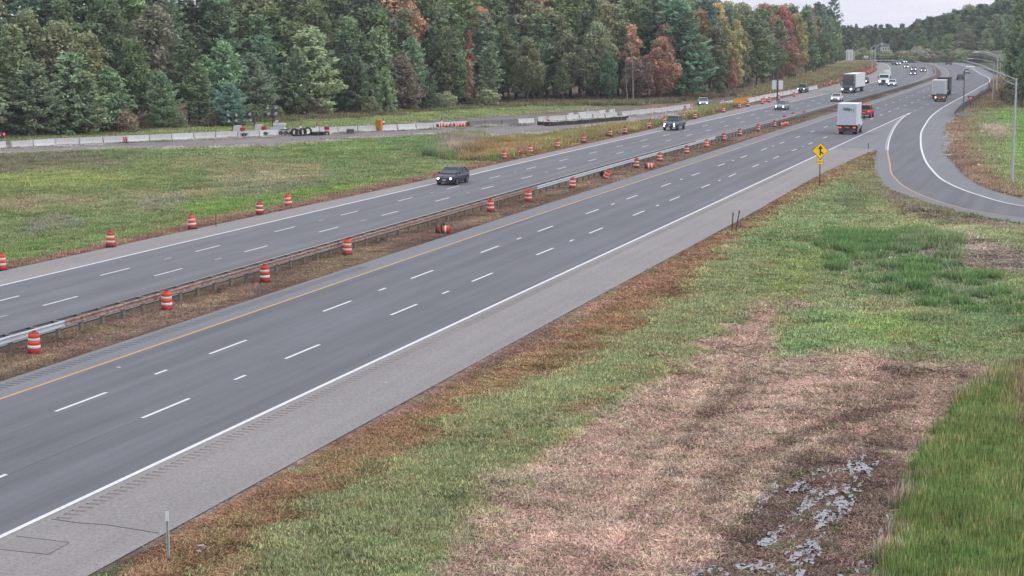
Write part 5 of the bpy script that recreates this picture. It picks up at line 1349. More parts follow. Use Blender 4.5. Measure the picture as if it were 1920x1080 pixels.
# orange water barriers
for k, (px, py) in enumerate(((1378, 196), (1387, 194.5), (1396, 193), (1405, 191))):
    t = thing('water_barrier', (*G(px, py), 0), f'orange water filled barrier before the white ones, {ORD[k]} outward', 'barrier', 'orange water filled barriers', rz=.45)
    b = MB(); b.loft([[(x, y, z) for x, z in ((-.3, 0), (.3, 0), (.28, .25), (.12, .4), (.1, 1.0), (-.1, 1.0), (-.12, .4), (-.28, .25))] for y in (-1.0, 1.0)], M_OYEL); t.rotation_euler[2] = -.35; b.obj('body', M_OYEL, t)
    MB().box((0, 0, 1.03), (.12, .3, .06), M_OYEL).obj('cap', M_OYEL, t)
# ------------------------------------------------------------------ signs and posts
def post_h(pyb, pyt, d): return (pyb - pyt) * d / FOC
x, y = G(1536.5, 349); d = math.hypot(x, y)
t = thing('merge_sign', (x, y, float(relief(np.array([x]), np.array([y]))[0])), 'yellow diamond merge arrow sign with small yellow plate on one post', 'road sign', rz=math.atan2(y, x) - math.pi / 2)
Hs = post_h(349, 264, d); zc = post_h(349, 283, d); hd = 15.6 * d / FOC
MB().box((0, .03, (Hs - .3) / 2), (.09, .07, Hs - .3), M_DPOST).obj('post', M_DPOST, t)
def diamond(r, yy, mt, nm, th=.02):
    m = MB(); q = [(r, 0), (0, r), (-r, 0), (0, -r)]
    m.loft([[(a, yy, zc + b) for a, b in q], [(a, yy - th, zc + b) for a, b in q]], mt); return m.obj(nm, mt, t)
diamond(hd, -.02, mat('sign_border', S(120, 92, 30), .6), 'border_plate'); diamond(hd * .93, -.042, M_SIGNY, 'diamond_panel')
ar = MB(); f_ = hd
def flat(m, pts, yy, th, mt): m.loft([[(a * f_, yy, zc + b * f_) for a, b in pts], [(a * f_, yy - th, zc + b * f_) for a, b in pts]], mt)
flat(ar, [(-.075, -.50), (.075, -.50), (.075, .36), (-.075, .36)], -.064, .012, M_SIGNB)
flat(ar, [(-.27, .24), (.27, .24), (0, .64)], -.064, .014, M_SIGNB)
flat(ar, [(.07, -.02), (.07, -.22), (.32, -.42), (.38, -.30), (.16, -.08)], -.064, .010, M_SIGNB)
ar.obj('merge_arrow', M_SIGNB, t)
zp = post_h(349, 303.5, d)
MB().box((0, -.03, zp), (.62, .03, .44), MATS['sign_border']).obj('plate_border', MATS['sign_border'], t)
MB().box((0, -.055, zp), (.58, .02, .40), M_SIGNY).obj('sub_plate', M_SIGNY, t)
fc = bpy.data.curves.new('plate_text', 'FONT'); fc.body = '1500 FT'; fc.size = .17; fc.align_x = 'CENTER'; fc.extrude = .002; fc.materials.append(M_SIGNB)
fo = bpy.data.objects.new('plate_text', fc); COL.objects.link(fo); fo.parent = t; fo.location = (0, -.07, zp - .0); fo.rotation_euler = (math.pi / 2, 0, 0)
bpy.context.view_layer.update(); tme_ = bpy.data.meshes.new_from_object(fo); bpy.data.objects.remove(fo)
fo = bpy.data.objects.new('plate_text', tme_); COL.objects.link(fo); fo.parent = t; fo.location = (0, -.07, zp - .06); fo.rotation_euler = (math.pi / 2, 0, 0)

def delineator(px, pyb, pyt, label, col_top, body=M_GALV, w=.07, lean=(0, 0), top=.22):
    x, y = G(px, pyb); d = math.hypot(x, y); H = post_h(pyb, pyt, d)
    t = thing('delineator_post', (x, y, float(relief(np.array([x]), np.array([y]))[0]) if float(road_gap(np.array([x]), np.array([y]))[0]) > 0 else 0), label, 'roadside post', None, rz=-YAW * .4)
    t.rotation_euler[0] = lean[0]; t.rotation_euler[1] = lean[1]
    m = MB(); m.box((-.028, 0, H / 2), (.014, .05, H), body); m.box((.028, 0, H / 2), (.014, .05, H), body); m.box((0, .015, H / 2), (.05, .014, H), body); m.obj('post', body, t)
    MB().box((0, -.02, H - top / 2), (w + .02, .02, top), col_top).obj('reflector', col_top, t)
    return t
delineator(316, 1046, 949, 'steel delineator post with pale top on the near shoulder edge', M_SIGNBK, top=.26)
delineator(1372, 436, 398, 'dark leaning post left of its red topped neighbour', M_DPOST, M_DPOST, lean=(0, .05))
delineator(1379, 437, 394, 'leaning post with dark red tip beside the dark one', mat('red_tip', S(140, 50, 66), .6), M_DPOST, lean=(0, .16))
delineator(1628, 280, 260, 'short post with white top at the gore tip', M_SIGNW, M_DPOST, top=.5)
delineator(1388, 428, 410, 'low thin stake behind the leaning pair of posts', M_POSTW, M_POSTW)
delineator(405, 424, 396, 'thin pale post in the grass between two far drums', MATS['stake_wood'], M_POSTW, w=.04)
# dark slim pole with the yield sign next to it
def pole(px, pyb, pyt, r, mt, label, nm='slim_pole', cat='pole'):
    x, y = G(px, pyb); d = math.hypot(x, y); H = post_h(pyb, pyt, d)
    t = thing(nm, (x, y, 0), label, cat); MB().tube([(0, 0, 0), (0, 0, H)], [r, r * .75], mt, 8).obj('shaft', mt, t)
    MB().lathe([(r * 1.9, 0), (r * 1.9, .08), (r, .1)], M_CONC_D, 10).obj('foundation', M_CONC_D, t)
    return t, H
pole(1806, 210, 133, .11, M_GALV_D, 'plain dark slim pole left of the red yield sign')
x, y = G(1819, 206); d = math.hypot(x, y)
t = thing('yield_sign', (x, y, 0), 'red and white triangular yield sign beyond the ramp', 'road sign', rz=math.atan2(y, x) - math.pi / 2)
zc = post_h(206, 186, d); r_ = 6.3 * d / FOC
MB().box((0, .03, zc / 2), (.08, .06, zc), M_DPOST).obj('post', M_DPOST, t)
def tri(r, yy, mt, nm, dz=0):
    q = [(-r, r * .8 + dz), (0, -r * .95 + dz), (r, r * .8 + dz)]
    m = MB(); m.loft([[(a, yy, zc + b) for a, b in q], [(a, yy - .02, zc + b) for a, b in q]], mt); m.obj(nm, mt, t)
tri(r_, -.01, M_SIGNR, 'red_panel'); tri(r_ * .5, -.035, M_SIGNW, 'white_panel', .04)
# twin white sign backs on dark post
x, y = G(1457, 199); d = math.hypot(x, y)
t = thing('twin_sign', (x, y, 0), 'two white sign backs either side of a dark post beyond the road', 'road sign', rz=math.atan2(y, x) - math.pi / 2)
H = post_h(199, 151, d); MB().box((0, 0, H / 2), (.26, .2, H), M_DARK).obj('post', M_DARK, t)
for s in (-1, 1):
    MB().box((s * .56, .05, post_h(199, 160, d)), (.82, .05, 1.6), M_SIGNBK).obj('sign_panel', M_SIGNBK, t)
# tall back of a guide sign and smaller one at the crest
def board(px, d, ytop, ybot, wpx, label, extra=None):
    x, y = at_dist(px, d); z0 = top_z(ybot, d); z1_ = top_z(ytop, d); w = wpx * d / FOC
    t = thing('guide_sign', (x, y, 0), label, 'road sign', rz=math.atan2(y, x) - math.pi / 2)
    n = max(3, int(w / .55))
    for k in range(n):
        MB().box((-w / 2 + (k + .5) * w / n, 0, (z0 + z1_) / 2), (w / n - .03, .06, z1_ - z0), M_SIGNBK).obj('panel', M_SIGNBK, t)
    for s in (-.28, .22): MB().box((s * w, -.1, z1_ * .5 - .2), (.18, .12, z1_ - .5), M_GALV_D).obj('post', M_GALV_D, t)
    if extra: MB().box((w / 2 + .45, .05, (z0 + z1_) / 2 - .25), (.85, .06, (z1_ - z0) * .84), mat('sign_edge_green', S(196, 206, 150), .5)).obj('side_panel', MATS['sign_edge_green'], t)
board(1593, 700, 91, 111, 12, 'tall grey ribbed back of a guide sign at the crest', True)
board(1624, 705, 102, 107, 8, 'small white sign left of the far lamp cluster')

# lamps
def davit(px, pyb, pyt, arm, label, d=None, rz=0.0, r=.11, rise=.55, zb=0, double=True, tube_top=M_GALV, dirv=-1, d_body=None):
    if d is None: x, y = G(px, pyb); d = math.hypot(x, y)
    else: x, y = at_dist(px, d)
    H = (top_z(pyt, d)) - zb
    t = thing('street_lamp', (x, y, zb), label, 'street lamp', 'lamp posts with davit arms', rz=rz)
    MB().tube([(0, 0, 0), (0, 0, H)], [r, r * .62], d_body or tube_top, 10).obj('shaft', tube_top, t)
    MB().lathe([(r * 1.8, 0), (r * 1.8, .12), (r, .16)], M_CONC_D, 10).obj('foundation', M_CONC_D, t)
    fk = max(1, d / 260)
    a = MB(); a.tube([(0, 0, H - .12), (dirv * arm * .35, 0, H + rise * .55), (dirv * arm * .68, 0, H + rise * .98), (dirv * arm * .85, 0, H + rise)], [.05 * fk, .045 * fk, .04 * fk, .035 * fk], tube_top, 6)
    if double: a.tube([(0, 0, H - .62), (dirv * arm * .2, 0, H - .25), (dirv * arm * .36, 0, H + rise * .42)], [.04, .035, .03], tube_top, 6)
    a.obj('arm', tube_top, t)
    h = MB(); h.loft([[(dirv * q, yy * wd, H + rise + zz) for yy, zz in ((-1, -.02), (-.7, .07), (.7, .07), (1, -.02), (.6, -.08), (-.6, -.08))] for q, wd in ((arm * .82, .06), (arm * .88, .17), (arm * .97, .16), (arm, .05))], M_SIGNBK); h.obj('luminaire', M_SIGNBK, t)
    return t
davit(1897.5, 345, 141, 4.5, 'tall pale lamp post with arched arm nearest on the right bank', rz=math.atan2(G(1897.5, 345)[1], G(1897.5, 345)[0]) - math.pi / 2, rise=1.0, r=.13)
davit(1861, 190, 112, 4.8, 'shorter lamp post at the bend, in front of its cluster', rz=-.1, r=.12, rise=.6)
davit(1871, 0, 104, 5.2, 'lamp post with lit grey shaft behind the front lamp of the cluster', d=385, rz=-.1, r=.13, rise=1.0)
davit(1877.5, 0, 104, 6.5, 'thin lamp post further back in the right lamp cluster', d=470, rz=-.1, r=.11, rise=1.4)
davit(1880.5, 0, 102, 8.5, 'farthest thin lamp post of the right lamp cluster', d=540, rz=-.1, r=.11, rise=1.5)
davit(1633, 0, 86, 3.4, 'far left lamp post with its arm to the right', d=690, rz=.1, r=.15, rise=.8, dirv=1)
davit(1636, 0, 92, 3.0, 'slimmer lamp post standing before the far left pair', d=560, rz=.1, r=.10, rise=.5, dirv=1)
davit(1641, 0, 86, 3.6, 'thickest far lamp post with arm raised to the right', d=680, rz=.1, r=.2, rise=1.2, dirv=1)
# ------------------------------------------------------------------ vehicles (front = +y)
def paint(nm, c, m=1.45): return mat('paint_' + nm, S(*c, m), .4, .0, var=.04, scale=2, spec=.35, coat=.15)
def wheel(t, x, y, r, w, parent_name='wheel'):
    m = MB(); m.tube([(x - w / 2, y, r), (x + w / 2, y, r)], r, M_TYRE, 16); o = m.obj('wheel', M_TYRE, t)
    s = 1 if x > 0 else -1
    m = MB(); m.tube([(x + s * w * .3, y, r), (x + s * (w / 2 + .015), y, r)], r * .62, M_RIM, 12); m.obj('rim', M_RIM, o)
def ring8(y, z0, z1, w, tuck=.9, top=.92):
    h = z1 - z0
    return [(-w * tuck, y, z0), (-w, y, z0 + h * .35), (-w, y, z0 + h * .72), (-w * top, y, z1), (w * top, y, z1), (w, y, z0 + h * .72), (w, y, z0 + h * .35), (w * tuck, y, z0)]
def car(name, px, py, label, cat, kind, col, f=None, xy=None, toward=True, lights='front', scale=1.0, dy=0, group=None, warm=False, rz=None):
    x, y = xy or G(px, py)
    h = rz if rz is not None else (0 if f is None else math.atan2(float(f(y + 4) - f(y - 4)), 8) * -1)
    rzv = h + (math.pi if toward else 0)
    P = {'suv': dict(L=4.6, W=.93, z0=.24, belt=1.0, hood=.95, roof=1.55, cab=(-2.1, 1.15), top=(-1.3, .15), wb=1.35, wr=.35),
         'sedan': dict(L=4.7, W=.90, z0=.22, belt=.92, hood=.86, roof=1.43, cab=(-1.75, 1.05), top=(-1.05, .35), wb=1.38, wr=.33),
         'pickup': dict(L=5.7, W=.99, z0=.42, belt=1.22, hood=1.18, roof=1.92, cab=(-.95, 1.25), top=(-.8, .65), wb=1.8, wr=.41),
         'jeep': dict(L=4.6, W=.93, z0=.38, belt=1.16, hood=1.14, roof=1.84, cab=(-2.15, .85), top=(-2.1, .6), wb=1.4, wr=.40)}[kind]
    L, W, z0, B = P['L'], P['W'], P['z0'], P['belt']
    # contact point px,py is the near bottom of the vehicle: shift the centre away from the camera
    if xy is None:
        dd = math.hypot(x, y); x += x / dd * (L / 2 * .9 + dy); y += y / dd * (L / 2 * .9 + dy)
        if f is not None and False: pass
    t = thing(name, (x, y, 0.006), label, cat, group, rzv); t.scale = (scale,) * 3
    pm_ = col if not isinstance(col, tuple) else paint('%d_%d_%d' % col, col)
    hf = L / 2; b = MB()
    yb = P['cab'][1]
    if kind == 'pickup':
        b.loft([ring8(-hf, z0 + .15, B - .05, W * .95), ring8(-hf + .1, z0 + .05, B, W), ring8(-1.0, z0, B, W), ring8(yb, z0, B, W), ring8(yb + .2, z0, P['hood'] + .02, W), ring8(hf - .35, z0, P['hood'] - .04, W * .98), ring8(hf - .06, z0 + .05, P['hood'] - .18, W * .93), ring8(hf, z0 + .15, P['hood'] - .35, W * .88)], pm_)
    else:
        b.loft([ring8(-hf, z0 + .2, B - .22, W * .86), ring8(-hf + .12, z0 + .06, B - .03, W * .95), ring8(-hf + .6, z0, B, W), ring8(0, z0 - .02, B, W), ring8(yb, z0, B - .01, W), ring8(yb + .25, z0, P['hood'], W * .99), ring8(hf - .4, z0, P['hood'] - .08, W * .96), ring8(hf - .08, z0 + .06, P['hood'] - .22, W * .88), ring8(hf, z0 + .16, P['hood'] - .42, W * .78)], pm_)
    body = b.obj('body', pm_, t)
    if kind == 'pickup': MB().box((0, -1.9, B - .06), (W * 1.62, 1.7, .18), M_DARK).obj('cargo_bed', M_DARK, t)
    c0, c1 = P['cab']; t0, t1 = P['top']; rf = P['roof']; tw = W * .76; bw = W * .90
    g_ = MB(); g_.hexa([(-bw, c0, B - .02), (bw, c0, B - .02), (bw, c1, B - .02), (-bw, c1, B - .02), (-tw, t0, rf - .04), (tw, t0, rf - .04), (tw, t1, rf - .04), (-tw, t1, rf - .04)], M_GLASS)
    go_ = g_.obj('windows', M_GLASS, t)
    ws = MB(); e_ = .012
    ws.poly([(-bw * .88, c1 + e_, B + .04), (bw * .88, c1 + e_, B + .04), (tw * .9, t1 + e_ + .02, rf - .10), (-tw * .9, t1 + e_ + .02, rf - .10)][::-1], M_WS); ws.obj('windshield', M_WS, t)
    r_m = MB(); r_m.hexa([(-tw, t0, rf - .05), (tw, t0, rf - .05), (tw, t1, rf - .05), (-tw, t1, rf - .05), (-tw * .88, t0 + .1, rf + .02), (tw * .88, t0 + .1, rf + .02), (tw * .88, t1 - .12, rf + .02), (-tw * .88, t1 - .12, rf + .02)], pm_)
    for s in (-1, 1):
        for (ya, yb_) in ((c1, t1), ((c0 + c1) / 2 - .05, (t0 + t1) / 2), (c0, t0)):
            r_m.tube([(s * bw, ya, B - .02), (s * tw, yb_, rf - .03)], .045, pm_, 5)
    r_m.obj('roof', pm_, t)
    for s in (-1, 1):
        for yy in (P['wb'], -P['wb']):
            wheel(t, s * (W - .09), yy, P['wr'], .24)
            a = MB(); a.tube([(s * (W - .02), yy, P['wr'] + .02), (s * (W + .006), yy, P['wr'] + .02)], P['wr'] * 1.16, M_DARK, 16); a.obj('wheel_arch', M_DARK, t)
        MB().box((s * (W + .1), c1 - .25, B + .08), (.2, .1, .14), pm_).obj('mirror', pm_, t)
        lz = P['hood'] - .30 if kind not in ('pickup', 'jeep') else P['hood'] - .28
        lm_ = (M_LAMPW if warm else M_LAMP) if lights in ('front', 'both') else M_SIGNBK
        l_ = MB(); l_.tube([(s * W * .66, hf - .14, lz), (s * W * .66, hf + .03, lz)], [.085, .075], lm_, 10); l_.obj('headlight', lm_, t)
        tl = M_TAIL if lights in ('rear', 'brake', 'amber') else M_TAILOFF
        if lights == 'amber' and s < 0: tl = M_AMBER
        MB().box((s * W * .78, -hf + .02, B - .18), (.22, .10, .26), tl).obj('tail_lamp', tl, t)
    MB().box((0, hf - .06, P['hood'] - .42), (W * .95, .12, .22), M_DARK).obj('grille', M_DARK, t)
    MB().box((0, hf - .05, z0 + .12), (W * 1.5, .12, .16), M_DARK).obj('bumper', M_DARK, t)
    MB().box((0, hf + .025, z0 + .27), (.32, .02, .15), M_PLATE).obj('licence_plate', M_PLATE, t)
    MB().box((0, -hf - .005, z0 + .38), (.32, .02, .15), M_PLATE).obj('rear_plate', M_PLATE, t)
    MB().box((0, -hf + .02, z0 + .14), (W * 1.6, .12, .18), M_DARK).obj('rear_bumper', M_DARK, t)
    return t
Lm = between(L_wht, L_med, .5)
car('dark_suv', 849, 348, 'dark blue suv nearest on the far carriageway with lit headlights', 'suv', 'suv', (34, 42, 66), Lm, scale=.97)
car('pickup_truck', 1264, 245, 'dark pickup truck with four bright front lamps on the far carriageway', 'pickup truck', 'pickup', (88, 96, 108), Lm, scale=1.0)
p_ = bpy.context.scene.objects['pickup_truck']
for s in (-1, 1): MB().tube([(s * .7, 2.7, .62), (s * .7, 2.9, .62)], [.07, .06], M_LAMP, 10).obj('fog_lamp', M_LAMP, p_)
car('silver_suv', 1466, 207, 'silver grey suv with lit headlights passing the twin white sign backs', 'suv', 'suv', (148, 156, 166), Lm)
car('silver_hatchback', 1318, 199, 'silver car driving on the work road behind olive weeds', 'car', 'sedan', (170, 182, 194), None, rz=.25)
car('green_jeep', 1505, 174, 'dark green jeep with warm headlights beside the shoulder drums', 'jeep', 'jeep', (84, 98, 90), Lm, warm=True)
car('white_suv', 1569, 191, 'white suv in front of the white semi trailer', 'suv', 'suv', (214, 220, 232), Lm)
car('black_suv', 1621, 157, 'black suv half hidden behind the white semi trailer', 'suv', 'suv', (50, 54, 60), Lm)
car('white_car', 1673, 162, 'white suv just right of the tank truck', 'suv', 'suv', (206, 214, 230), Lm)
for i, (px, py, c, nm, lb) in enumerate(((1712, 141, (70, 76, 92), 'blue_car', 'dark blue car nearest of the group in the far bend'), (1713, 133, (120, 126, 146), 'grey_car', 'grey blue car just behind the nearest one in the bend'),
        (1699, 128, (150, 156, 170), 'pale_car', 'pale car with headlights left of the group in the bend'), (1731, 135, (84, 90, 104), 'slate_car', 'slate car rightmost in the far bend by the median rail'))):
    car(nm, px, py, lb, 'car', 'sedan', c, Lm)
car('lit_car', 1680, 122, 'far car with the brightest headlights before the crest', 'car', 'suv', (120, 120, 130), None, rz=.55)
car('crest_car', 1691, 118.5, 'second bright far car at the crest behind the brightest one', 'car', 'sedan', (130, 130, 140), None, rz=.7)
car('parked_van', 1665, 115.8, 'pale vehicle half hidden behind the crest rail', 'car', 'suv', (190, 196, 190), None, rz=1.2)
Rm = between(R_yel, R_wht, .5)
car('red_pickup', 1623, 221, 'red pickup truck beside the box truck with lit tail lamps', 'pickup truck', 'pickup', (178, 46, 52), Rm, toward=False, lights='rear')
car('trailing_car', 1763, 191, 'small dark car with amber lamp behind the second box truck', 'car', 'suv', (84, 84, 92), Rm, toward=False, lights='amber')
car('dark_car', 1801, 150.5, 'dark red hatchback driving away into the far bend', 'car', 'suv', (66, 58, 70), RAMPW, toward=False, lights='none')
car('pale_suv', 1812, 138.5, 'white suv driving away ahead of the dark hatchback', 'suv', 'suv', (190, 198, 204), RAMPW, toward=False, lights='none')
car('farthest_car', 1778.5, 121.5, 'dark car farthest away on the near carriageway at the crest', 'suv', 'jeep', (86, 92, 88), R_yel, toward=False, lights='none')
M_TBOX = mat('truck_box_white', S(212, 219, 228, 1.5), .5, var=.05, scale=1.2)
M_TTOP = mat('truck_roof', S(236, 236, 236, 1.4), .5, var=.04)
M_CABD = paint('cab_dark', (74, 82, 92)); M_CABW = paint('cab_white', (218, 226, 230))
def box_truck(px, py, label, h, w, logo, dark=False, zb=1.35, L=6.4, yaw=None):
    x, y = G(px, py); f = Rm; dd = math.hypot(x, y)
    t = thing('box_truck', (x, y, .006), label, 'truck', None, -math.atan2(float(f(y + 4) - f(y - 4)), 8) if yaw is None else yaw)
    W = w / 2
    b = MB(); b.box((0, L / 2 + .1, zb + h / 2), (w, L, h), M_TBOX); b.obj('cargo_box', M_TBOX, t)
    MB().box((0, L / 2 + .1, zb + h + .02), (w + .06, L + .06, .08), M_TTOP).obj('roof_cap', M_TTOP, t)
    for s in (-1, 1): MB().box((s * (W - .04), .06, zb + h / 2), (.1, .06, h), M_TTOP).obj('corner_post', M_TTOP, t)
    for k in range(5): MB().box((0, .075, zb + (k + .5) * h / 5), (w - .2, .03, h / 5 - .03), M_TBOX).obj('door_panel', M_TBOX, t)
    if logo:
        ml = mat('faded_logo', S(132, 140, 148), .6); q = [(-.62, .12), (-.40, .30), (-.12, .26), (-.02, .40), (.10, .28), (.34, .22), (.52, .10), (.62, .14), (.66, -.06), (.44, -.02), (.30, -.16), (.22, -.22), (.12, -.10), (-.2, -.08), (-.48, -.04)]
        m = MB(); m.loft([[(a - .0, .058 - e, zb + h * .72 + c_) for a, c_ in q] for e in (0, .012)], ml); m.obj('logo', ml, t)
        m = MB(); m.box((.78, .05, zb + h * .70), (.10, .012, .42), ml); m.obj('logo_mark', ml, t)
    MB().box((0, 3.4, .78), (1.1, 7.2, .34), M_DARK).obj('chassis', M_DARK, t)
    MB().box((0, .25, zb - .08), (w + .2, .5, .14), M_DARK).obj('lift_gate', M_DARK, t)
    MB().box((0, .35, .52), (w * .86, .2, .26), M_GALV_D).obj('rear_bumper', M_GALV_D, t)
    for s in (-1, 1):
        for yy in (1.5,):
            wheel(t, s * (W - .32), yy, .5, .55); 
        MB().box((s * (W - .34), .75, .72), (.6, .04, .7), M_BLACK).obj('mud_flap', M_BLACK, t)
        wheel(t, s * (W - .2), L + 1.3, .48, .3)
        MB().box((s * W * .74, .22, .92), (.36, .06, .16), M_TAIL).obj('tail_lamp', M_TAIL, t)
        MB().box((s * (W + .22), L + 1.4, 2.0), (.2, .1, .55), M_DARK).obj('mirror', M_DARK, t)
    MB().box((0, .22, .95), (.5, .05, .08), M_TAIL).obj('marker_lamp', M_TAIL, t)
    cm = M_CABD if dark else M_CABW
    c = MB(); c.loft([ring8(L + .4, .55, 2.55, W * .9, .95, .9), ring8(L + 1.4, .55, 2.6, W * .9, .95, .9), ring8(L + 2.1, .55, 1.9, W * .9, .95, .9), ring8(L + 2.7, .6, 1.6, W * .86, .95, .9)], cm); c.obj('cab', cm, t)
    MB().box((0, L + 1.3, 2.15), (W * 1.83, .9, .55), M_GLASS).obj('cab_window', M_GLASS, t)
    return t
box_truck(1587.5, 252.5, 'white box truck with faded logo on its rear door', 2.75, 2.5, True, zb=1.25, L=4.6)
box_truck(1759, 186, 'second box truck with light blue grey rear before the dark truck', 2.75, 2.5, False, dark=True, zb=.9, L=5.2)
def semi(px, py, label, f, toward, cabm, boxm, Lt=13.5, hb=2.85, tank=False):
    x, y = G(px, py); yaw = -math.atan2(float(f(y + 6) - f(y - 6)), 12)
    if toward: yaw += math.pi
    dd = math.hypot(x, y)
    t = thing('semi_truck' if not tank else 'tank_truck', (x + x / dd * 2, y + y / dd * 2, .006), label, 'truck', None, yaw)
    # y = +2 front of cab, box trailing to negative y
    c = MB()
    if not tank:
        c.loft([ring8(-1.4, .75, 2.6, 1.22, .98, .97), ring8(.2, .5, 2.6, 1.22, .98, .97), ring8(.75, .5, 2.35, 1.2, .98, .95), ring8(1.0, .5, 1.75, 1.15, .98, .9), ring8(1.9, .5, 1.55, 1.05, .98, .9), ring8(2.15, .5, 1.3, .95, .98, .9)], cabm)
        c.hexa([(-1.2, -1.4, 2.6), (1.2, -1.4, 2.6), (1.2, .3, 2.6), (-1.2, .3, 2.6), (-1.2, -1.4, 3.95), (1.2, -1.4, 3.95), (1.12, -.6, 3.85), (-1.12, -.6, 3.85)], cabm)
    else:
        c.loft([ring8(-.9, .6, 2.7, 1.2, .98, .95), ring8(.2, .5, 2.7, 1.2, .98, .95), ring8(.6, .5, 2.4, 1.18, .98, .93), ring8(.9, .5, 1.8, 1.12, .98, .9), ring8(1.8, .5, 1.6, 1.0, .98, .9), ring8(2.05, .55, 1.3, .9, .98, .9)], cabm)
    c.obj('cab', cabm, t)
    if not tank:
        MB().hexa([(-1.16, -1.3, 2.64), (1.16, -1.3, 2.64), (1.16, .36, 2.64), (-1.16, .36, 2.64), (-1.16, -1.3, 4.0), (1.16, -1.3, 4.0), (1.08, -.5, 3.9), (-1.08, -.5, 3.9)], M_DARK).obj('fairing', M_DARK, t)
        MB().box((0, 2.20, 1.0), (1.9, .06, .95), M_RIM).obj('nose_panel', M_RIM, t)
    zw = (1.78, 2.5)
    MB().hexa([(-1.05, 1.02, zw[0]), (1.05, 1.02, zw[0]), (1.05, .95, zw[0]), (-1.05, .95, zw[0]), (-1.0, .76, zw[1]), (1.0, .76, zw[1]), (1.0, .5, zw[1]), (-1.0, .5, zw[1])], M_WS).obj('windshield', M_WS, t)
    MB().box((0, 2.22, 1.0), (1.0, .08, .6), M_DARK).obj('grille', M_DARK, t)
    MB().box((0, 2.15, .52), (2.2, .2, .25), M_RIM).obj('bumper', M_RIM, t)
    for s in (-1, 1):
        MB().tube([(s * .92, 1.9, .98), (s * .92, 2.30, .95)], [.17, .15], M_LAMP, 10).obj('headlight', M_LAMP, t)
        MB().box((s * 1.42, .9, 1.9), (.2, .1, .6), M_DARK).obj('mirror', M_DARK, t)
        wheel(t, s * 1.0, 1.3, .5, .3)
        for yy in ((-2.4, -3.6, -Lt + 1.0, -Lt - .2) if not tank else (-4.4, -5.6)): wheel(t, s * .98, yy, .5, .5)
    MB().box((0, -Lt / 2 if not tank else -2.6, .8), (.9, Lt + 1 if not tank else 7.5, .25), M_DARK).obj('chassis', M_DARK, t)
    if tank:
        m = MB(); n = 16; rr = []
        for yy, r_, zz in ((-1.2, .3, 2.0), (-1.35, .85, 2.05), (-2.2, 1.15, 2.2), (-4.2, 1.25, 2.35), (-5.8, 1.0, 2.6), (-6.6, .6, 2.9), (-6.7, .3, 3.0)):
            rr.append([(r_ * math.cos(2 * math.pi * j / n), yy, zz + r_ * math.sin(2 * math.pi * j / n)) for j in range(n)])
        m.loft(rr, boxm); m.obj('mixer_drum', boxm, t, True)
    else:
        m = MB(); m.box((0, -1.9 - Lt / 2, 1.15 + hb / 2), (2.6, Lt, hb), boxm); m.obj('trailer_box', boxm, t)
        MB().box((0, -1.9 - Lt / 2, 1.15 + hb + .02), (2.64, Lt + .04, .07), M_TTOP).obj('roof_cap', M_TTOP, t)
    return t
semi(1590, 175.5, 'semi truck with dark cab and white trailer on the far carriageway', Lm, True, M_CABD, mat('trailer_white', S(222, 226, 234, 1.4), .5, var=.04))
semi(1658, 160, 'white mixer truck with round pale drum behind the semi trailer', Lm, True, M_CABW, mat('tank_silver', S(196, 204, 206), .4, var=.05), tank=True)
# the dark truck ahead of the second box truck
x, y = G(1770, 184); t = thing('dark_truck', (x - 1.3, y + 14, .006), 'tall dark truck just ahead of the second box truck', 'truck')
MB().box((0, 3, 2.35), (2.5, 7, 2.75), M_DARK).obj('cargo_box', M_DARK, t); MB().box((0, 3, .8), (1, 8, .3), M_DARK).obj('chassis', M_DARK, t)
for s in (-1, 1):
    wheel(t, s * .95, .6, .5, .5); wheel(t, s * .95, 6.2, .5, .4); MB().box((s * 1.0, -.52, 1.0), (.3, .05, .15), M_TAIL).obj('tail_lamp', M_TAIL, t)
c = MB(); c.loft([ring8(6.6, .55, 2.7, 1.15, .95, .9), ring8(8.0, .55, 2.6, 1.15, .95, .9), ring8(8.6, .55, 1.6, 1.1, .95, .9)], M_CABD); c.obj('cab', M_CABD, t)
# car at the far left behind the barriers
x, y = G(-8, 266); t = car('dark_sedan', 0, 0, 'dark car with red tail lamp behind the leftmost barriers', 'car', 'sedan', (60, 60, 66), None, xy=(x - 3.5, y + 3.5), toward=False, lights='rear', rz=-1.9 + math.pi)

# ------------------------------------------------------------------ rock cut and house
def rock(cx, cy_, z, sx_, sy_, sz_, seed, name, label, group):
    r = np.random.default_rng(seed); mb = MB(); n, m = 12, 7
    rings = []
    for i in range(m):
        t_ = i / (m - 1); ring = []
        for j in range(n):
            a = 2 * math.pi * j / n; k = (1 - t_ ** 2.2 * .75) * r.uniform(.72, 1.18)
            ring.append((sx_ * k * math.cos(a), sy_ * k * math.sin(a), sz_ * t_ * r.uniform(.9, 1.08)))
        rings.append(ring)
    mb.loft(rings, M_ROCK); o = mb.obj(name, M_ROCK); o.location = (cx, cy_, z); return tag(o, label, 'rock', group)
M_ROCK = mat('granite', S(140, 138, 144, 1.8), .9, var=.35, scale=.7, bump=.6, detail=8)
for i, (px, w, h, dd) in enumerate(((1708, 3.2, 3.4, 700), (1717, 3.0, 5.2, 704), (1726, 3.4, 5.8, 706), (1735, 3.0, 4.6, 706), (1746, 2.4, 3.4, 702), (1714, 2.0, 7.2, 712), (1701, 2.0, 1.6, 696))):
    x, y = at_dist(px, dd + 22); rock(x - 0, y, -.3, w * .95, w * .8, h * .9, 60 + i, 'rock_outcrop', ['low grey boulder left end of the rock cut', 'grey rock face left of centre in the cut', 'tallest grey rock face in the middle of the cut', 'broken grey rock right of centre', 'pale leaning rock at the right end of the cut', 'sloping bare ledge above the rock cut', 'small boulder at the roadside left of the rock cut'][i], 'rocks of the cut beyond the bend')
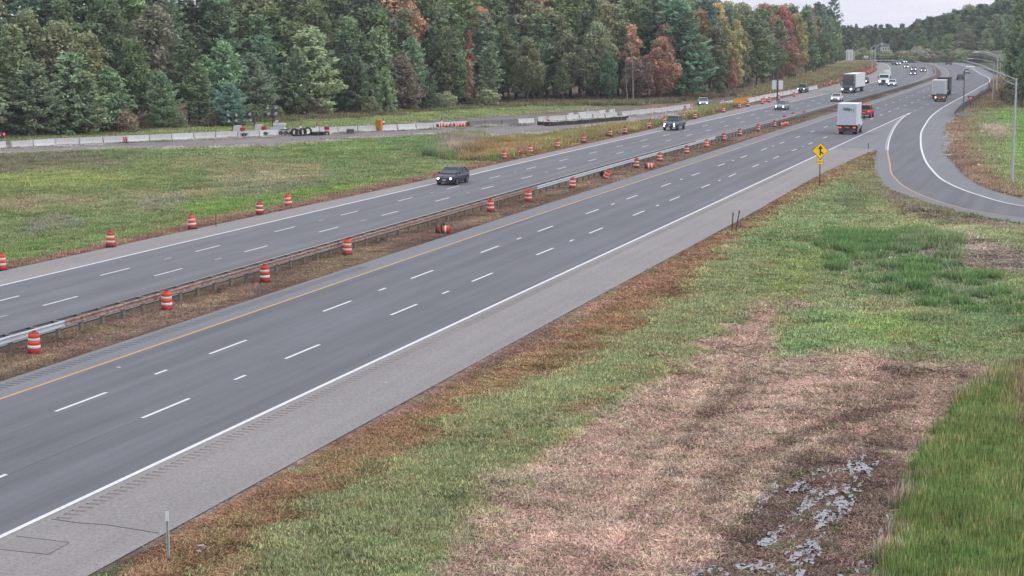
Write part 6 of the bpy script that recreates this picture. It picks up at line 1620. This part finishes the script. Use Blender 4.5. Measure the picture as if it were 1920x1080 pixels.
d = 785; x, y = at_dist(1659, d); z = top_z(88, d) - 1.6
t = thing('house', (x, y, z), 'white house with chimney showing among the far trees', 'house', rz=.35); t.scale = (.74, .74, .8)
wpx = d / FOC
mb = MB(); mb.box((0, 0, 1.0), (4.6, 4, 3.6), M_SIGNW); mb.obj('wall', M_SIGNW, t)
M_RF = mat('house_roof', S(110, 112, 124), .8)
mb = MB(); mb.hexa([(-2.5, -2.3, 2.8), (2.5, -2.3, 2.8), (2.5, 2.3, 2.8), (-2.5, 2.3, 2.8), (-2.4, -.1, 4.2), (2.4, -.1, 4.2), (2.4, .1, 4.2), (-2.4, .1, 4.2)], M_RF); ro = mb.obj('roof', M_RF, t)
MB().box((-2.1, -.8, 3.9), (.6, .6, 2.0), M_SIGNW).obj('chimney', M_SIGNW, ro)
for k in (-1.5, 0, 1.5): MB().box((k, -2.02, 1.6), (.6, .06, .9), M_GLASS).obj('window', M_GLASS, t)

# ------------------------------------------------------------------ air
if HAZE:
    hz = bpy.data.materials.new('haze_air'); hz.use_nodes = True; n = hz.node_tree.nodes; n.clear()
    o_ = n.new('ShaderNodeOutputMaterial'); v = n.new('ShaderNodeVolumePrincipled'); v.inputs['Color'].default_value = (.80, .86, .96, 1); v.inputs['Density'].default_value = HAZE
    v.inputs['Anisotropy'].default_value = .2
    hz.node_tree.links.new(v.outputs[0], o_.inputs['Volume'])
    hb = MB().box((0, 2010, 29.5), (3400, 5000, 65), hz).obj('haze', hz); hb['kind'] = 'stuff'; hb['label'] = 'thin morning haze lying over the whole valley'

# ------------------------------------------------------------------ trees that nothing tells apart share a group
seen = {}
for o, lab, kind in trees: seen.setdefault(lab, []).append(o)
for lab in list(seen):
    os_ = sorted(seen[lab], key=lambda o: float(PJ(o.location.x, o.location.y)[0]))
    if 1 < len(os_) < 12:
        del seen[lab]
        for o, q in zip(os_, {2: ('left', 'right'), 3: ('left', 'middle', 'right'), 4: ('leftmost', 'inner left', 'inner right', 'rightmost')}.get(len(os_), ORD)): seen[lab + ', ' + q + ' one'] = [o]
for lab, os_ in seen.items():
    w = lab.split()
    if len(w) > 16: lab = ' '.join(q for q in w if q not in ('shaggy', 'leafy', 'full', 'rounded'))
    for o in os_:
        o['label'] = ' '.join(lab.split()[:16])
        o['group'] = {'pine': 'pines of the wood', 'young_pine': 'young pines at the wood edge', 'maple': 'broadleaf trees of the wood', 'bush': 'bushes at the wood edge'}[[k for oo, l, k in trees if oo is o][0]] if len(os_) == 1 else lab
for o in COL.objects:
    if o.get('group') is None and 'group' in o: del o['group']
print('TREES', len(trees), {k: sum(1 for t_ in trees if t_[2] == k) for k in ('pine', 'young_pine', 'maple', 'bush')}, 'OBJECTS', len(bpy.data.objects))
